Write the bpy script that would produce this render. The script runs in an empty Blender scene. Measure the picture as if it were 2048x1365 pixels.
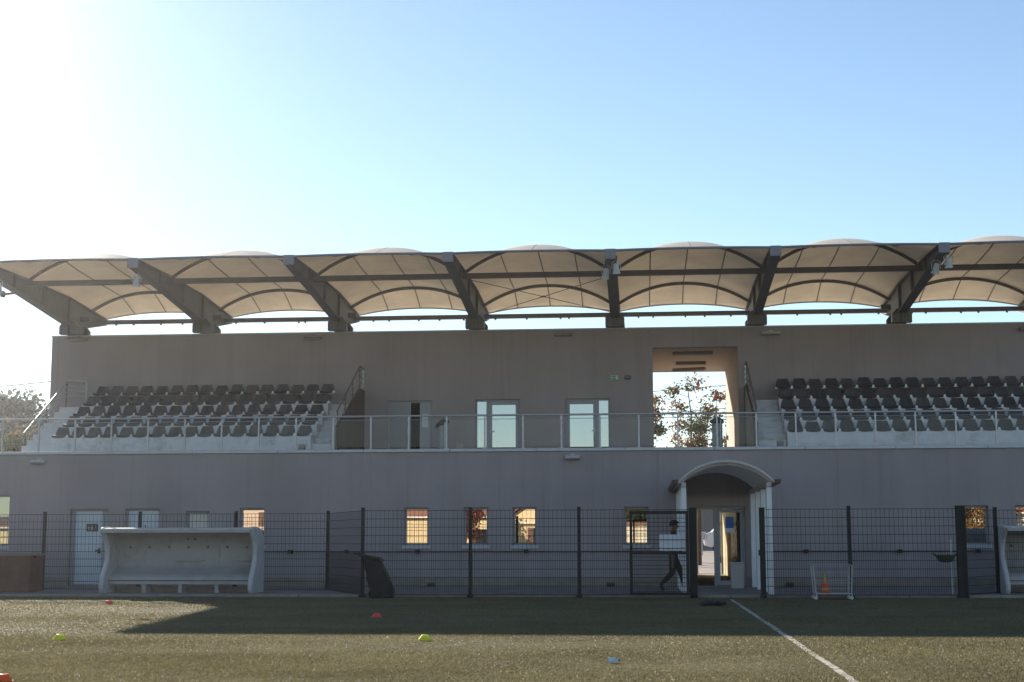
import bpy, math, random
import numpy as np
from mathutils import Vector, Matrix, Quaternion

random.seed(7)
rng = np.random.default_rng(7)
SC = bpy.context.scene
COL = SC.collection

# ------------------------------------------------------------------ camera
YAW, PITCH, ROLL, CAM_H = 0.0877, 0.1359, 0.0018, 1.3066
fw = Vector((-math.sin(YAW) * math.cos(PITCH), math.cos(YAW) * math.cos(PITCH), math.sin(PITCH)))
r0 = Vector((math.cos(YAW), math.sin(YAW), 0))
u0 = r0.cross(fw)
cr = math.cos(ROLL) * r0 - math.sin(ROLL) * u0
cu = math.sin(ROLL) * r0 + math.cos(ROLL) * u0
cam_d = bpy.data.cameras.new('camera')
cam = bpy.data.objects.new('camera', cam_d)
COL.objects.link(cam)
cam.matrix_world = Matrix(((cr.x, cu.x, -fw.x, 0), (cr.y, cu.y, -fw.y, 0), (cr.z, cu.z, -fw.z, CAM_H), (0, 0, 0, 1)))
cam_d.sensor_width = 36
cam_d.lens = 36 * 2912.03 / 2048
cam_d.clip_start = 0.1
cam_d.clip_end = 3000
SC.camera = cam

# ------------------------------------------------------------------ sky and sun
SUN_AZ = math.radians(-31.1)      # left of +Y, behind the stand
SUN_EL = math.radians(22.2)
world = bpy.data.worlds.new('World')
SC.world = world
world.use_nodes = True
wn = world.node_tree.nodes
wl = world.node_tree.links
bg = wn['Background']
sky = wn.new('ShaderNodeTexSky')
sky.sky_type = 'NISHITA'
sky.sun_disc = False
sky.sun_elevation = SUN_EL
sky.sun_rotation = SUN_AZ
sky.altitude = 100
sky.air_density = 1.0
sky.dust_density = 0.06
sky.ozone_density = 1.6
wl.new(sky.outputs[0], bg.inputs[0])
bg.inputs[1].default_value = 0.085
sd = bpy.data.lights.new('sun', 'SUN')
sd.energy = 5.0
sd.angle = math.radians(0.53)
sd.color = (1.0, 0.90, 0.76)
so = bpy.data.objects.new('sun', sd)
COL.objects.link(so)
sun_dir = Vector((math.sin(SUN_AZ) * math.cos(SUN_EL), math.cos(SUN_AZ) * math.cos(SUN_EL), math.sin(SUN_EL)))
so.location = sun_dir * 200
so.rotation_euler = sun_dir.to_track_quat('Z', 'Y').to_euler()
SC.view_settings.view_transform = 'Standard'
SC.view_settings.look = 'None'
SC.view_settings.exposure = 0.96
SC.view_settings.gamma = 1.0
SC.view_settings.use_curve_mapping = False

# ------------------------------------------------------------------ materials
M = {}


def mat(name, col, rough=0.7, var=0.0, scale=3.0, bump=0.0, bscale=40.0, metal=0.0, spec=0.3, trans=0.0, streak=False, dirt=None, island=0.0):
    m = bpy.data.materials.new(name)
    m.use_nodes = True
    nt = m.node_tree
    n, l = nt.nodes, nt.links
    b = n['Principled BSDF']
    b.inputs['Base Color'].default_value = (*col, 1)
    b.inputs['Roughness'].default_value = rough
    b.inputs['Metallic'].default_value = metal
    b.inputs['Specular IOR Level'].default_value = spec
    tc = n.new('ShaderNodeTexCoord')
    cur = None
    if var or island:
        mp = n.new('ShaderNodeMapping')
        l.new(tc.outputs['Object'], mp.inputs[0])
        if streak:
            mp.inputs['Scale'].default_value = (1, 1, 0.12)
        nz = n.new('ShaderNodeTexNoise')
        nz.inputs['Scale'].default_value = scale
        nz.inputs['Detail'].default_value = 6
        nz.inputs['Roughness'].default_value = 0.65
        l.new(mp.outputs[0], nz.inputs[0])
        rp = n.new('ShaderNodeMapRange')
        rp.inputs['From Min'].default_value = 0.3
        rp.inputs['From Max'].default_value = 0.7
        rp.inputs['To Min'].default_value = 1 - var
        rp.inputs['To Max'].default_value = 1 + var
        l.new(nz.outputs[0], rp.inputs[0])
        fac = rp.outputs[0]
        if island:
            g = n.new('ShaderNodeNewGeometry')
            r2 = n.new('ShaderNodeMapRange')
            r2.inputs['To Min'].default_value = 1 - island
            r2.inputs['To Max'].default_value = 1 + island
            l.new(g.outputs['Random Per Island'], r2.inputs[0])
            mm = n.new('ShaderNodeMath')
            mm.operation = 'MULTIPLY'
            l.new(fac, mm.inputs[0])
            l.new(r2.outputs[0], mm.inputs[1])
            fac = mm.outputs[0]
        vm = n.new('ShaderNodeVectorMath')
        vm.operation = 'SCALE'
        vm.inputs[0].default_value = col
        l.new(fac, vm.inputs['Scale'])
        cur = vm.outputs[0]
    if dirt:
        dc, dlo, dhi, dsc = dirt
        nz = n.new('ShaderNodeTexNoise')
        nz.inputs['Scale'].default_value = dsc
        nz.inputs['Detail'].default_value = 7
        nz.inputs['Roughness'].default_value = 0.7
        l.new(tc.outputs['Object'], nz.inputs[0])
        rp = n.new('ShaderNodeMapRange')
        rp.inputs['From Min'].default_value = dlo
        rp.inputs['From Max'].default_value = dhi
        l.new(nz.outputs[0], rp.inputs[0])
        mx = n.new('ShaderNodeMix')
        mx.data_type = 'RGBA'
        l.new(rp.outputs[0], mx.inputs[0])
        if cur is not None:
            l.new(cur, mx.inputs[6])
        else:
            mx.inputs[6].default_value = (*col, 1)
        mx.inputs[7].default_value = (*dc, 1)
        cur = mx.outputs[2]
    if cur is not None:
        l.new(cur, b.inputs['Base Color'])
    if bump:
        nb = n.new('ShaderNodeTexNoise')
        nb.inputs['Scale'].default_value = bscale
        nb.inputs['Detail'].default_value = 4
        l.new(tc.outputs['Object'], nb.inputs[0])
        bp = n.new('ShaderNodeBump')
        bp.inputs['Strength'].default_value = bump
        bp.inputs['Distance'].default_value = 0.02
        l.new(nb.outputs[0], bp.inputs['Height'])
        l.new(bp.outputs[0], b.inputs['Normal'])
    if trans:
        out = n['Material Output']
        t = n.new('ShaderNodeBsdfTranslucent')
        if cur is not None:
            l.new(cur, t.inputs[0])
        else:
            t.inputs[0].default_value = (*col, 1)
        ms = n.new('ShaderNodeMixShader')
        ms.inputs[0].default_value = trans
        l.new(b.outputs[0], ms.inputs[1])
        l.new(t.outputs[0], ms.inputs[2])
        l.new(ms.outputs[0], out.inputs[0])
    M[name] = m
    return m


def mat_mirror_glass(name, tint, fac, back):
    """reflective window glass: strong mirror coat over a dark room"""
    m = bpy.data.materials.new(name)
    m.use_nodes = True
    n, l = m.node_tree.nodes, m.node_tree.links
    n.remove(n['Principled BSDF'])
    g = n.new('ShaderNodeBsdfGlossy')
    g.inputs['Color'].default_value = (*tint, 1)
    g.inputs['Roughness'].default_value = 0.0
    d = n.new('ShaderNodeBsdfDiffuse')
    d.inputs['Color'].default_value = (*back, 1)
    ms = n.new('ShaderNodeMixShader')
    ms.inputs[0].default_value = fac
    l.new(d.outputs[0], ms.inputs[1])
    l.new(g.outputs[0], ms.inputs[2])
    l.new(ms.outputs[0], n['Material Output'].inputs[0])
    M[name] = m


def mat_thin_glass(name, tint, base):
    m = bpy.data.materials.new(name)
    m.use_nodes = True
    n, l = m.node_tree.nodes, m.node_tree.links
    n.remove(n['Principled BSDF'])
    t = n.new('ShaderNodeBsdfTransparent')
    t.inputs[0].default_value = (*tint, 1)
    g = n.new('ShaderNodeBsdfGlossy')
    g.inputs['Roughness'].default_value = 0.01
    lw = n.new('ShaderNodeFresnel')
    lw.inputs[0].default_value = 1.45
    ad = n.new('ShaderNodeMath')
    ad.operation = 'MULTIPLY'
    ad.inputs[1].default_value = base
    l.new(lw.outputs[0], ad.inputs[0])
    ms = n.new('ShaderNodeMixShader')
    l.new(ad.outputs[0], ms.inputs[0])
    l.new(t.outputs[0], ms.inputs[1])
    l.new(g.outputs[0], ms.inputs[2])
    l.new(ms.outputs[0], n['Material Output'].inputs[0])
    M[name] = m


def mat_turf(name, c1, c2, c3):
    m = bpy.data.materials.new(name)
    m.use_nodes = True
    n, l = m.node_tree.nodes, m.node_tree.links
    b = n['Principled BSDF']
    b.inputs['Roughness'].default_value = 0.85
    b.inputs['Specular IOR Level'].default_value = 0.15
    tc = n.new('ShaderNodeTexCoord')

    def noise(sc, det, stretch=None):
        mp = n.new('ShaderNodeMapping')
        l.new(tc.outputs['Object'], mp.inputs[0])
        if stretch:
            mp.inputs['Scale'].default_value = stretch
        z = n.new('ShaderNodeTexNoise')
        z.inputs['Scale'].default_value = sc
        z.inputs['Detail'].default_value = det
        z.inputs['Roughness'].default_value = 0.7
        l.new(mp.outputs[0], z.inputs[0])
        return z.outputs[0]
    a = noise(0.5, 6, (0.35, 1.2, 1))
    bz = noise(9, 6)
    cz = noise(70, 3)
    r = n.new('ShaderNodeMapRange')
    r.inputs['From Min'].default_value = 0.35
    r.inputs['From Max'].default_value = 0.65
    l.new(a, r.inputs[0])
    m1 = n.new('ShaderNodeMix')
    m1.data_type = 'RGBA'
    l.new(r.outputs[0], m1.inputs[0])
    m1.inputs[6].default_value = (*c1, 1)
    m1.inputs[7].default_value = (*c2, 1)
    r2 = n.new('ShaderNodeMapRange')
    r2.inputs['From Min'].default_value = 0.45
    r2.inputs['From Max'].default_value = 0.8
    l.new(bz, r2.inputs[0])
    m2 = n.new('ShaderNodeMix')
    m2.data_type = 'RGBA'
    l.new(r2.outputs[0], m2.inputs[0])
    l.new(m1.outputs[2], m2.inputs[6])
    m2.inputs[7].default_value = (*c3, 1)
    l.new(m2.outputs[2], b.inputs['Base Color'])
    bp = n.new('ShaderNodeBump')
    bp.inputs['Strength'].default_value = 0.9
    bp.inputs['Distance'].default_value = 0.03
    l.new(cz, bp.inputs['Height'])
    l.new(bp.outputs[0], b.inputs['Normal'])
    M[name] = m


mat('plaster', (0.328, 0.286, 0.286), 0.9, var=0.07, scale=0.8, bump=0.25, bscale=60, spec=0.1, streak=True)
mat('plinth', (0.24, 0.21, 0.18), 0.9, var=0.2, scale=2.5, bump=0.3, bscale=40, spec=0.1)
mat('coping', (0.42, 0.44, 0.46), 0.45, var=0.08, scale=4, metal=0.3)
mat('concrete', (0.62, 0.61, 0.61), 0.85, var=0.10, scale=2.2, bump=0.25, bscale=30, dirt=((0.34, 0.34, 0.33), 0.52, 0.72, 1.7))
mat('floor_concrete', (0.34, 0.33, 0.32), 0.85, var=0.12, scale=1.8, bump=0.3, bscale=30)
mat('apron', (0.20, 0.185, 0.17), 0.9, var=0.2, scale=1.5, bump=0.5, bscale=35, dirt=((0.11, 0.10, 0.09), 0.5, 0.68, 0.9))
mat('passage_paint', (0.55, 0.46, 0.37), 0.85, var=0.05, scale=1.5, bump=0.15, bscale=50)
mat('hall_paint', (0.72, 0.60, 0.38), 0.8, var=0.05, scale=1.5)
mat('steel', (0.125, 0.115, 0.112), 0.55, var=0.15, scale=3, spec=0.35)
mat('steel_cap', (0.20, 0.20, 0.23), 0.5, var=0.1, scale=5)
mat('membrane', (0.84, 0.76, 0.63), 0.7, var=0.09, scale=1.1, bump=0.5, bscale=1.8, trans=0.27, spec=0.15)
mat('seam', (0.36, 0.31, 0.25), 0.7, trans=0.1)
mat('galv', (0.42, 0.43, 0.45), 0.42, var=0.1, scale=8, metal=0.6, spec=0.5)
mat('fence_wire', (0.018, 0.02, 0.021), 0.6, spec=0.2)
mat('fence_post', (0.020, 0.021, 0.021), 0.6, var=0.15, scale=4, spec=0.2)
mat('seat_plastic', (0.036, 0.030, 0.030), 0.5, var=0.15, scale=12, spec=0.35)
mat('seat_bracket', (0.72, 0.73, 0.75), 0.45, metal=0.3)
mat('dark_panel', (0.075, 0.055, 0.045), 0.6, var=0.25, scale=3, streak=True)
mat('white_frame', (0.40, 0.41, 0.43), 0.45, var=0.05, scale=5)
mat('grey_frame', (0.30, 0.31, 0.33), 0.45, var=0.05, scale=5)
mat('door_white', (0.55, 0.60, 0.63), 0.45, var=0.06, scale=3, streak=True)
mat('door_grey', (0.36, 0.37, 0.38), 0.5, var=0.06, scale=3)
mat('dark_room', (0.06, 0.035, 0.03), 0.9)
mat('lamp_body', (0.22, 0.19, 0.17), 0.5, var=0.1, scale=10)
mat('lamp_grey', (0.45, 0.45, 0.46), 0.5, var=0.08, scale=10)
mat('lamp_lens', (0.30, 0.29, 0.27), 0.3)
mat('blind', (0.60, 0.56, 0.50), 0.35, var=0.06, scale=3, spec=0.5)
mat('exit_green', (0.03, 0.30, 0.12), 0.5)
mat('white_plain', (0.75, 0.75, 0.75), 0.5)
mat('paper', (0.62, 0.64, 0.68), 0.7, var=0.04, scale=9)
mat('black_plastic', (0.011, 0.010, 0.011), 0.5, var=0.15, scale=8, spec=0.2)
mat('black_rubber', (0.012, 0.012, 0.012), 0.8)
mat('bag_film', (0.62, 0.63, 0.64), 0.25, var=0.15, scale=9, trans=0.6, spec=0.5)
mat('bag_black', (0.022, 0.019, 0.018), 0.35, var=0.2, scale=9, bump=0.8, bscale=18)
mat('dugout_shaded', (0.36, 0.35, 0.345), 0.5, var=0.08, scale=2, bump=0.08, bscale=15, dirt=((0.26, 0.255, 0.24), 0.48, 0.70, 1.3))  # inside of the dugout, its shade put into the colour, plus random dirt
mat('dugout_lit', (0.47, 0.47, 0.47), 0.5, var=0.08, scale=3, bump=0.08, bscale=15, dirt=((0.30, 0.29, 0.27), 0.52, 0.72, 2.2))  # lighter copy for lip and side panels, where more light falls
mat('timber_brown', (0.125, 0.06, 0.042), 0.75, var=0.3, scale=3, bump=0.3, bscale=20)
mat('timber_lid', (0.20, 0.15, 0.12), 0.7, var=0.2, scale=3)
mat('porch_white', (0.68, 0.69, 0.71), 0.5, var=0.05, scale=4)
mat('porch_vault', (0.74, 0.69, 0.64), 0.55, var=0.08, scale=2, trans=0.45)
mat('trolley_grey', (0.34, 0.33, 0.33), 0.5, var=0.1, scale=9)
mat('bin_white', (0.42, 0.38, 0.37), 0.5, var=0.06, scale=6)
mat('sack_beige', (0.36, 0.30, 0.23), 0.8, var=0.15, scale=8)
mat('porch_gutter', (0.10, 0.045, 0.038), 0.5)
mat('marker_red', (0.80, 0.11, 0.07), 0.45, trans=0.25)
mat('marker_orange', (0.85, 0.16, 0.03), 0.45, trans=0.25)
mat('marker_yellow', (0.84, 0.82, 0.06), 0.45, trans=0.3)
mat('cone_orange', (0.45, 0.06, 0.02), 0.5)
mat('cone_yellow', (0.34, 0.27, 0.04), 0.5)
mat('blue_cup', (0.42, 0.55, 0.64), 0.3, trans=0.5, spec=0.5)
mat('basin_green', (0.055, 0.06, 0.025), 0.6, var=0.2, scale=6)
mat('blue_sign', (0.03, 0.13, 0.42), 0.5)
mat('sign_black', (0.02, 0.02, 0.022), 0.5)
mat('sign_pict', (0.42, 0.40, 0.38), 0.6)
mat('line_paint', (0.47, 0.43, 0.38), 0.8, var=0.25, scale=14, dirt=((0.17, 0.15, 0.085), 0.46, 0.58, 7.0))
mat('skin', (0.20, 0.11, 0.075), 0.6)
mat('hair', (0.012, 0.01, 0.009), 0.6)
mat('clothes_dark', (0.022, 0.018, 0.018), 0.85, var=0.2, scale=9)
mat('clothes_trousers', (0.028, 0.018, 0.016), 0.85, var=0.2, scale=9)
mat('shoe', (0.03, 0.027, 0.026), 0.5)
mat('bark', (0.085, 0.065, 0.05), 0.9, var=0.3, scale=8, bump=0.6, bscale=15)
mat('leaf_red', (0.30, 0.10, 0.05), 0.6, var=0.15, scale=2, trans=0.45, island=0.5)
mat('leaf_rust', (0.24, 0.13, 0.05), 0.6, var=0.15, scale=2, trans=0.45, island=0.5)
mat('leaf_green', (0.10, 0.115, 0.04), 0.6, var=0.15, scale=2, trans=0.45, island=0.5)
mat('leaf_bright', (0.22, 0.28, 0.04), 0.6, var=0.15, scale=2, trans=0.5, island=0.4)
mat('leaf_gold', (0.36, 0.21, 0.055), 0.6, var=0.15, scale=2, trans=0.4, island=0.5)
mat('leaf_pine', (0.085, 0.105, 0.085), 0.7, var=0.2, scale=1, trans=0.45, island=0.45)
mat('street', (0.30, 0.27, 0.24), 0.9, var=0.12, scale=0.7, bump=0.3, bscale=25)
mat('grey_wall', (0.22, 0.21, 0.20), 0.9, var=0.12, scale=1, bump=0.3, bscale=20)
mat('house_yellow', (0.78, 0.60, 0.34), 0.9, var=0.06, scale=0.7)
mat('house_cream', (0.76, 0.66, 0.48), 0.9, var=0.06, scale=0.7)
mat('house_pink', (0.62, 0.47, 0.34), 0.9, var=0.06, scale=0.7)
mat('house_white', (0.80, 0.77, 0.70), 0.9, var=0.05, scale=0.7)
mat('roof_tile', (0.33, 0.155, 0.105), 0.85, var=0.25, scale=5, bump=0.5, bscale=12)
mat('shutter', (0.16, 0.09, 0.06), 0.7)
mat('car_white', (0.75, 0.76, 0.77), 0.25, spec=0.5)
mat('car_glass', (0.02, 0.022, 0.025), 0.1, spec=0.6)
mat('car_red', (0.55, 0.02, 0.02), 0.3)
mat('dry_ground', (0.17, 0.15, 0.085), 0.95, var=0.25, scale=0.6, bump=0.4, bscale=12)
mat('hill', (0.13, 0.11, 0.06), 0.95, var=0.35, scale=0.15)
mat('grass_blade', (0.168, 0.148, 0.078), 0.55, var=0.26, scale=0.5, trans=0.48, island=0.16, spec=0.2)
mat('weed', (0.075, 0.085, 0.035), 0.7, trans=0.3, island=0.4)
mat_turf('turf', (0.094, 0.086, 0.047), (0.136, 0.117, 0.064), (0.162, 0.143, 0.083))
mat_mirror_glass('window_glass', (0.92, 0.90, 0.88), 0.54, (0.015, 0.015, 0.015))
mat_mirror_glass('door_glass', (0.90, 0.95, 0.97), 0.40, (0.03, 0.03, 0.03))
mat_mirror_glass('dim_glass', (0.80, 0.92, 0.95), 0.34, (0.03, 0.03, 0.03))
mat_thin_glass('rail_glass', (0.96, 0.975, 0.98), 0.3)
mat_thin_glass('hall_glass', (0.85, 0.88, 0.88), 1.0)


def seat_fade(m):
    n, l = m.node_tree.nodes, m.node_tree.links
    oi = n.new('ShaderNodeObjectInfo')
    rp = n.new('ShaderNodeMapRange')
    rp.inputs['To Min'].default_value = 0.65
    rp.inputs['To Max'].default_value = 1.6
    l.new(oi.outputs['Random'], rp.inputs[0])
    b = n['Principled BSDF']
    src = b.inputs['Base Color'].links[0].from_socket
    vm = n.new('ShaderNodeVectorMath')
    vm.operation = 'SCALE'
    l.new(src, vm.inputs[0])
    l.new(rp.outputs[0], vm.inputs['Scale'])
    l.new(vm.outputs[0], b.inputs['Base Color'])


seat_fade(M['seat_plastic'])


def weathered(m, ztop, zbase, stain):
    """rain streaks that hang from the top edge and splash dirt along the foot of a wall"""
    n, l = m.node_tree.nodes, m.node_tree.links
    b = n['Principled BSDF']
    src = b.inputs['Base Color'].links[0].from_socket
    tc = n.new('ShaderNodeTexCoord')
    mp = n.new('ShaderNodeMapping')
    mp.inputs['Scale'].default_value = (2.2, 1, 0.05)
    l.new(tc.outputs['Object'], mp.inputs[0])
    nz = n.new('ShaderNodeTexNoise')
    nz.inputs['Scale'].default_value = 1.6
    nz.inputs['Detail'].default_value = 8
    nz.inputs['Roughness'].default_value = 0.75
    l.new(mp.outputs[0], nz.inputs[0])
    sr = n.new('ShaderNodeMapRange')
    sr.inputs['From Min'].default_value = 0.52
    sr.inputs['From Max'].default_value = 0.74
    l.new(nz.outputs[0], sr.inputs[0])
    n2 = n.new('ShaderNodeTexNoise')
    n2.inputs['Scale'].default_value = 0.55
    n2.inputs['Detail'].default_value = 5
    l.new(tc.outputs['Object'], n2.inputs[0])
    p2 = n.new('ShaderNodeMapRange')
    p2.inputs['From Min'].default_value = 0.42
    p2.inputs['From Max'].default_value = 0.66
    p2.inputs['To Max'].default_value = 0.55
    l.new(n2.outputs[0], p2.inputs[0])
    ad = n.new('ShaderNodeMath')
    ad.operation = 'ADD'
    ad.use_clamp = True
    l.new(sr.outputs[0], ad.inputs[0])
    l.new(p2.outputs[0], ad.inputs[1])
    mu = n.new('ShaderNodeMath')
    mu.operation = 'MULTIPLY'
    mu.inputs[1].default_value = 0.48
    l.new(ad.outputs[0], mu.inputs[0])
    mx = n.new('ShaderNodeMix')
    mx.data_type = 'RGBA'
    l.new(mu.outputs[0], mx.inputs[0])
    l.new(src, mx.inputs[6])
    mx.inputs[7].default_value = (*stain, 1)
    l.new(mx.outputs[2], b.inputs['Base Color'])


weathered(M['plaster'], 3.7, 0.3, (0.215, 0.185, 0.175))


# ------------------------------------------------------------------ mesh helper
class MB:
    def __init__(s):
        s.v, s.f = [], []

    def quad(s, *p):
        i = len(s.v)
        s.v += [tuple(q) for q in p]
        s.f.append(tuple(range(i, i + len(p))))

    def box(s, x0, x1, y0, y1, z0, z1):
        i = len(s.v)
        s.v += [(x0, y0, z0), (x1, y0, z0), (x1, y1, z0), (x0, y1, z0), (x0, y0, z1), (x1, y0, z1), (x1, y1, z1), (x0, y1, z1)]
        for q in ((0, 3, 2, 1), (4, 5, 6, 7), (0, 1, 5, 4), (1, 2, 6, 5), (2, 3, 7, 6), (3, 0, 4, 7)):
            s.f.append(tuple(i + k for k in q))
        return s

    def bar(s, a, b, w, h, up=(0, 0, 1)):
        """rectangular bar from a to b, w across, h along up"""
        a, b = Vector(a), Vector(b)
        d = (b - a).normalized()
        u = Vector(up)
        if abs(d.dot(u)) > 0.99:
            u = Vector((0, 1, 0))
        r = d.cross(u).normalized()
        u = r.cross(d)
        i = len(s.v)
        for p in (a, b):
            for (sr, su) in ((-1, -1), (1, -1), (1, 1), (-1, 1)):
                s.v.append(tuple(p + r * sr * w / 2 + u * su * h / 2))
        for q in ((0, 3, 2, 1), (4, 5, 6, 7), (0, 1, 5, 4), (1, 2, 6, 5), (2, 3, 7, 6), (3, 0, 4, 7)):
            s.f.append(tuple(i + k for k in q))
        return s

    def tube(s, pts, r, n=8, cap=True):
        pts = [Vector(p) for p in pts]
        rs = r if isinstance(r, (list, tuple)) else [r] * len(pts)
        prev = None
        base = len(s.v)
        for k, p in enumerate(pts):
            if k == 0:
                d = pts[1] - p
            elif k == len(pts) - 1:
                d = p - pts[k - 1]
            else:
                d = pts[k + 1] - pts[k - 1]
            d.normalize()
            if prev is None:
                a = Vector((0, 0, 1)) if abs(d.z) < 0.9 else Vector((1, 0, 0))
                u = d.cross(a).normalized()
            else:
                u = (prev - d * prev.dot(d)).normalized()
            prev = u
            w = d.cross(u)
            for j in range(n):
                t = 2 * math.pi * j / n
                s.v.append(tuple(p + (u * math.cos(t) + w * math.sin(t)) * rs[k]))
        for k in range(len(pts) - 1):
            for j in range(n):
                a, b = base + k * n + j, base + k * n + (j + 1) % n
                s.f.append((a, b, b + n, a + n))
        if cap:
            s.f.append(tuple(base + j for j in reversed(range(n))))
            e = base + (len(pts) - 1) * n
            s.f.append(tuple(e + j for j in range(n)))
        return s

    def lathe(s, c, prof, n=16, axis='z', cap=True):
        """prof: (radius, height) list around axis through c"""
        base = len(s.v)
        for (r, h) in prof:
            for j in range(n):
                t = 2 * math.pi * j / n
                a, b = r * math.cos(t), r * math.sin(t)
                if axis == 'z':
                    s.v.append((c[0] + a, c[1] + b, c[2] + h))
                elif axis == 'y':
                    s.v.append((c[0] + a, c[1] + h, c[2] - b))
                else:
                    s.v.append((c[0] + h, c[1] + a, c[2] + b))
        for k in range(len(prof) - 1):
            for j in range(n):
                a, b = base + k * n + j, base + k * n + (j + 1) % n
                s.f.append((a, b, b + n, a + n))
        if cap:
            s.f.append(tuple(base + j for j in reversed(range(n))))
            e = base + (len(prof) - 1) * n
            s.f.append(tuple(e + j for j in range(n)))
        return s

    def prism(s, poly, a, b, axis='x'):
        """extrude a 2-D polygon: axis x -> poly is (y,z); y -> (x,z); z -> (x,y)"""
        n = len(poly)
        base = len(s.v)
        for c in (a, b):
            for (p, q) in poly:
                s.v.append((c, p, q) if axis == 'x' else ((p, c, q) if axis == 'y' else (p, q, c)))
        s.f.append(tuple(base + j for j in range(n)))
        s.f.append(tuple(base + n + j for j in reversed(range(n))))
        for j in range(n):
            k = (j + 1) % n
            s.f.append((base + j, base + n + j, base + n + k, base + k))
        return s

    def sheet(s, line, t, a, b):
        """thick sheet with (y,z) section line, extruded in x from a to b"""
        up, lo = [], []
        for k, (y, z) in enumerate(line):
            p = line[max(k - 1, 0)]
            q = line[min(k + 1, len(line) - 1)]
            d = Vector((q[0] - p[0], q[1] - p[1])).normalized()
            nx, nz = -d.y, d.x
            up.append((y + nx * t / 2, z + nz * t / 2))
            lo.append((y - nx * t / 2, z - nz * t / 2))
        i = len(s.v)
        n = len(line)
        for c in (a, b):
            for q in up:
                s.v.append((c, *q))
            for q in lo:
                s.v.append((c, *q))
        U0, L0, U1, L1 = i, i + n, i + 2 * n, i + 3 * n
        for k in range(n - 1):
            s.f.append((U0 + k, U0 + k + 1, U1 + k + 1, U1 + k))
            s.f.append((L0 + k + 1, L0 + k, L1 + k, L1 + k + 1))
            s.f.append((U0 + k + 1, U0 + k, L0 + k, L0 + k + 1))
            s.f.append((U1 + k, U1 + k + 1, L1 + k + 1, L1 + k))
        s.f.append((U0, U1, L1, L0))
        s.f.append((U0 + n - 1, L0 + n - 1, L1 + n - 1, U1 + n - 1))
        return s

    def wall(s, x0, x1, z0, z1, y0, y1, holes):
        xs = sorted({x0, x1, *[h[0] for h in holes], *[h[1] for h in holes]})
        zs = sorted({z0, z1, *[h[2] for h in holes], *[h[3] for h in holes]})
        xs = [x for x in xs if x0 <= x <= x1]
        zs = [z for z in zs if z0 <= z <= z1]

        def solid(i, j):
            if i < 0 or j < 0 or i >= len(xs) - 1 or j >= len(zs) - 1:
                return False
            cx, cz = (xs[i] + xs[i + 1]) / 2, (zs[j] + zs[j + 1]) / 2
            return not any(h[0] < cx < h[1] and h[2] < cz < h[3] for h in holes)
        for i in range(len(xs) - 1):
            for j in range(len(zs) - 1):
                if not solid(i, j):
                    continue
                a, b, c, d = xs[i], xs[i + 1], zs[j], zs[j + 1]
                s.quad((a, y0, c), (b, y0, c), (b, y0, d), (a, y0, d))
                s.quad((a, y1, c), (a, y1, d), (b, y1, d), (b, y1, c))
                if not solid(i - 1, j):
                    s.quad((a, y0, c), (a, y0, d), (a, y1, d), (a, y1, c))
                if not solid(i + 1, j):
                    s.quad((b, y0, c), (b, y1, c), (b, y1, d), (b, y0, d))
                if not solid(i, j - 1):
                    s.quad((a, y0, c), (a, y1, c), (b, y1, c), (b, y0, c))
                if not solid(i, j + 1):
                    s.quad((a, y0, d), (b, y0, d), (b, y1, d), (a, y1, d))
        return s

    def build(s, name, material, parent=None, smooth=False, bevel=0.0, rot=None, about=None):
        v = s.v
        if rot is not None:
            q = rot
            c = Vector(about)
            v = [tuple(q @ (Vector(p) - c) + c) for p in v]
        if parent is not None:
            o = world_loc(parent)
            v = [(p[0] - o[0], p[1] - o[1], p[2] - o[2]) for p in v]
        me = bpy.data.meshes.new(name)
        me.from_pydata(v, [], s.f)
        me.update()
        if smooth:
            me.polygons.foreach_set('use_smooth', [True] * len(me.polygons))
            me.set_sharp_from_angle(angle=math.radians(38)) if hasattr(me, 'set_sharp_from_angle') else None
        me.materials.append(M[material] if isinstance(material, str) else material)
        ob = bpy.data.objects.new(name, me)
        COL.objects.link(ob)
        if parent is not None:
            ob.parent = parent
        if bevel:
            md = ob.modifiers.new('bevel', 'BEVEL')
            md.width = bevel
            md.segments = 2
            md.limit_method = 'ANGLE'
            md.angle_limit = math.radians(40)
        return ob


def world_loc(o):
    p = Vector((0, 0, 0))
    while o is not None:
        p = p + o.location
        o = o.parent
    return p


def thing(name, label, cat, loc=(0, 0, 0), group=None):
    o = bpy.data.objects.new(name, None)
    o.empty_display_size = 0.2
    COL.objects.link(o)
    o.location = loc
    o['label'] = label
    o['category'] = cat
    if group:
        o['group'] = group
    return o


def tag(o, label=None, cat=None, group=None, kind=None):
    if label:
        o['label'] = label
    if cat:
        o['category'] = cat
    if group:
        o['group'] = group
    if kind:
        o['kind'] = kind
    return o


def copy_thing(root, loc):
    c = root.copy()
    COL.objects.link(c)
    c.location = loc
    for ch in root.children:
        d = ch.copy()
        COL.objects.link(d)
        d.parent = c
        for g in ch.children:
            e = g.copy()
            COL.objects.link(e)
            e.parent = d
    return c


ORD = ['first', 'second', 'third', 'fourth', 'fifth', 'sixth', 'seventh', 'eighth', 'ninth', 'tenth', 'eleventh', 'twelfth',
       'thirteenth', 'fourteenth', 'fifteenth', 'sixteenth']

# ------------------------------------------------------------------ key dimensions
YF = 33.75      # pitch fence
YL = 39.99      # lower facade
YU = 47.155     # upper wall
YR = 54.28      # back wall
ZT = 3.81       # terrace edge
ZP = 8.17       # parapet
XL, XR = -19.73, 19.0
ZA = 0.05       # apron

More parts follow.
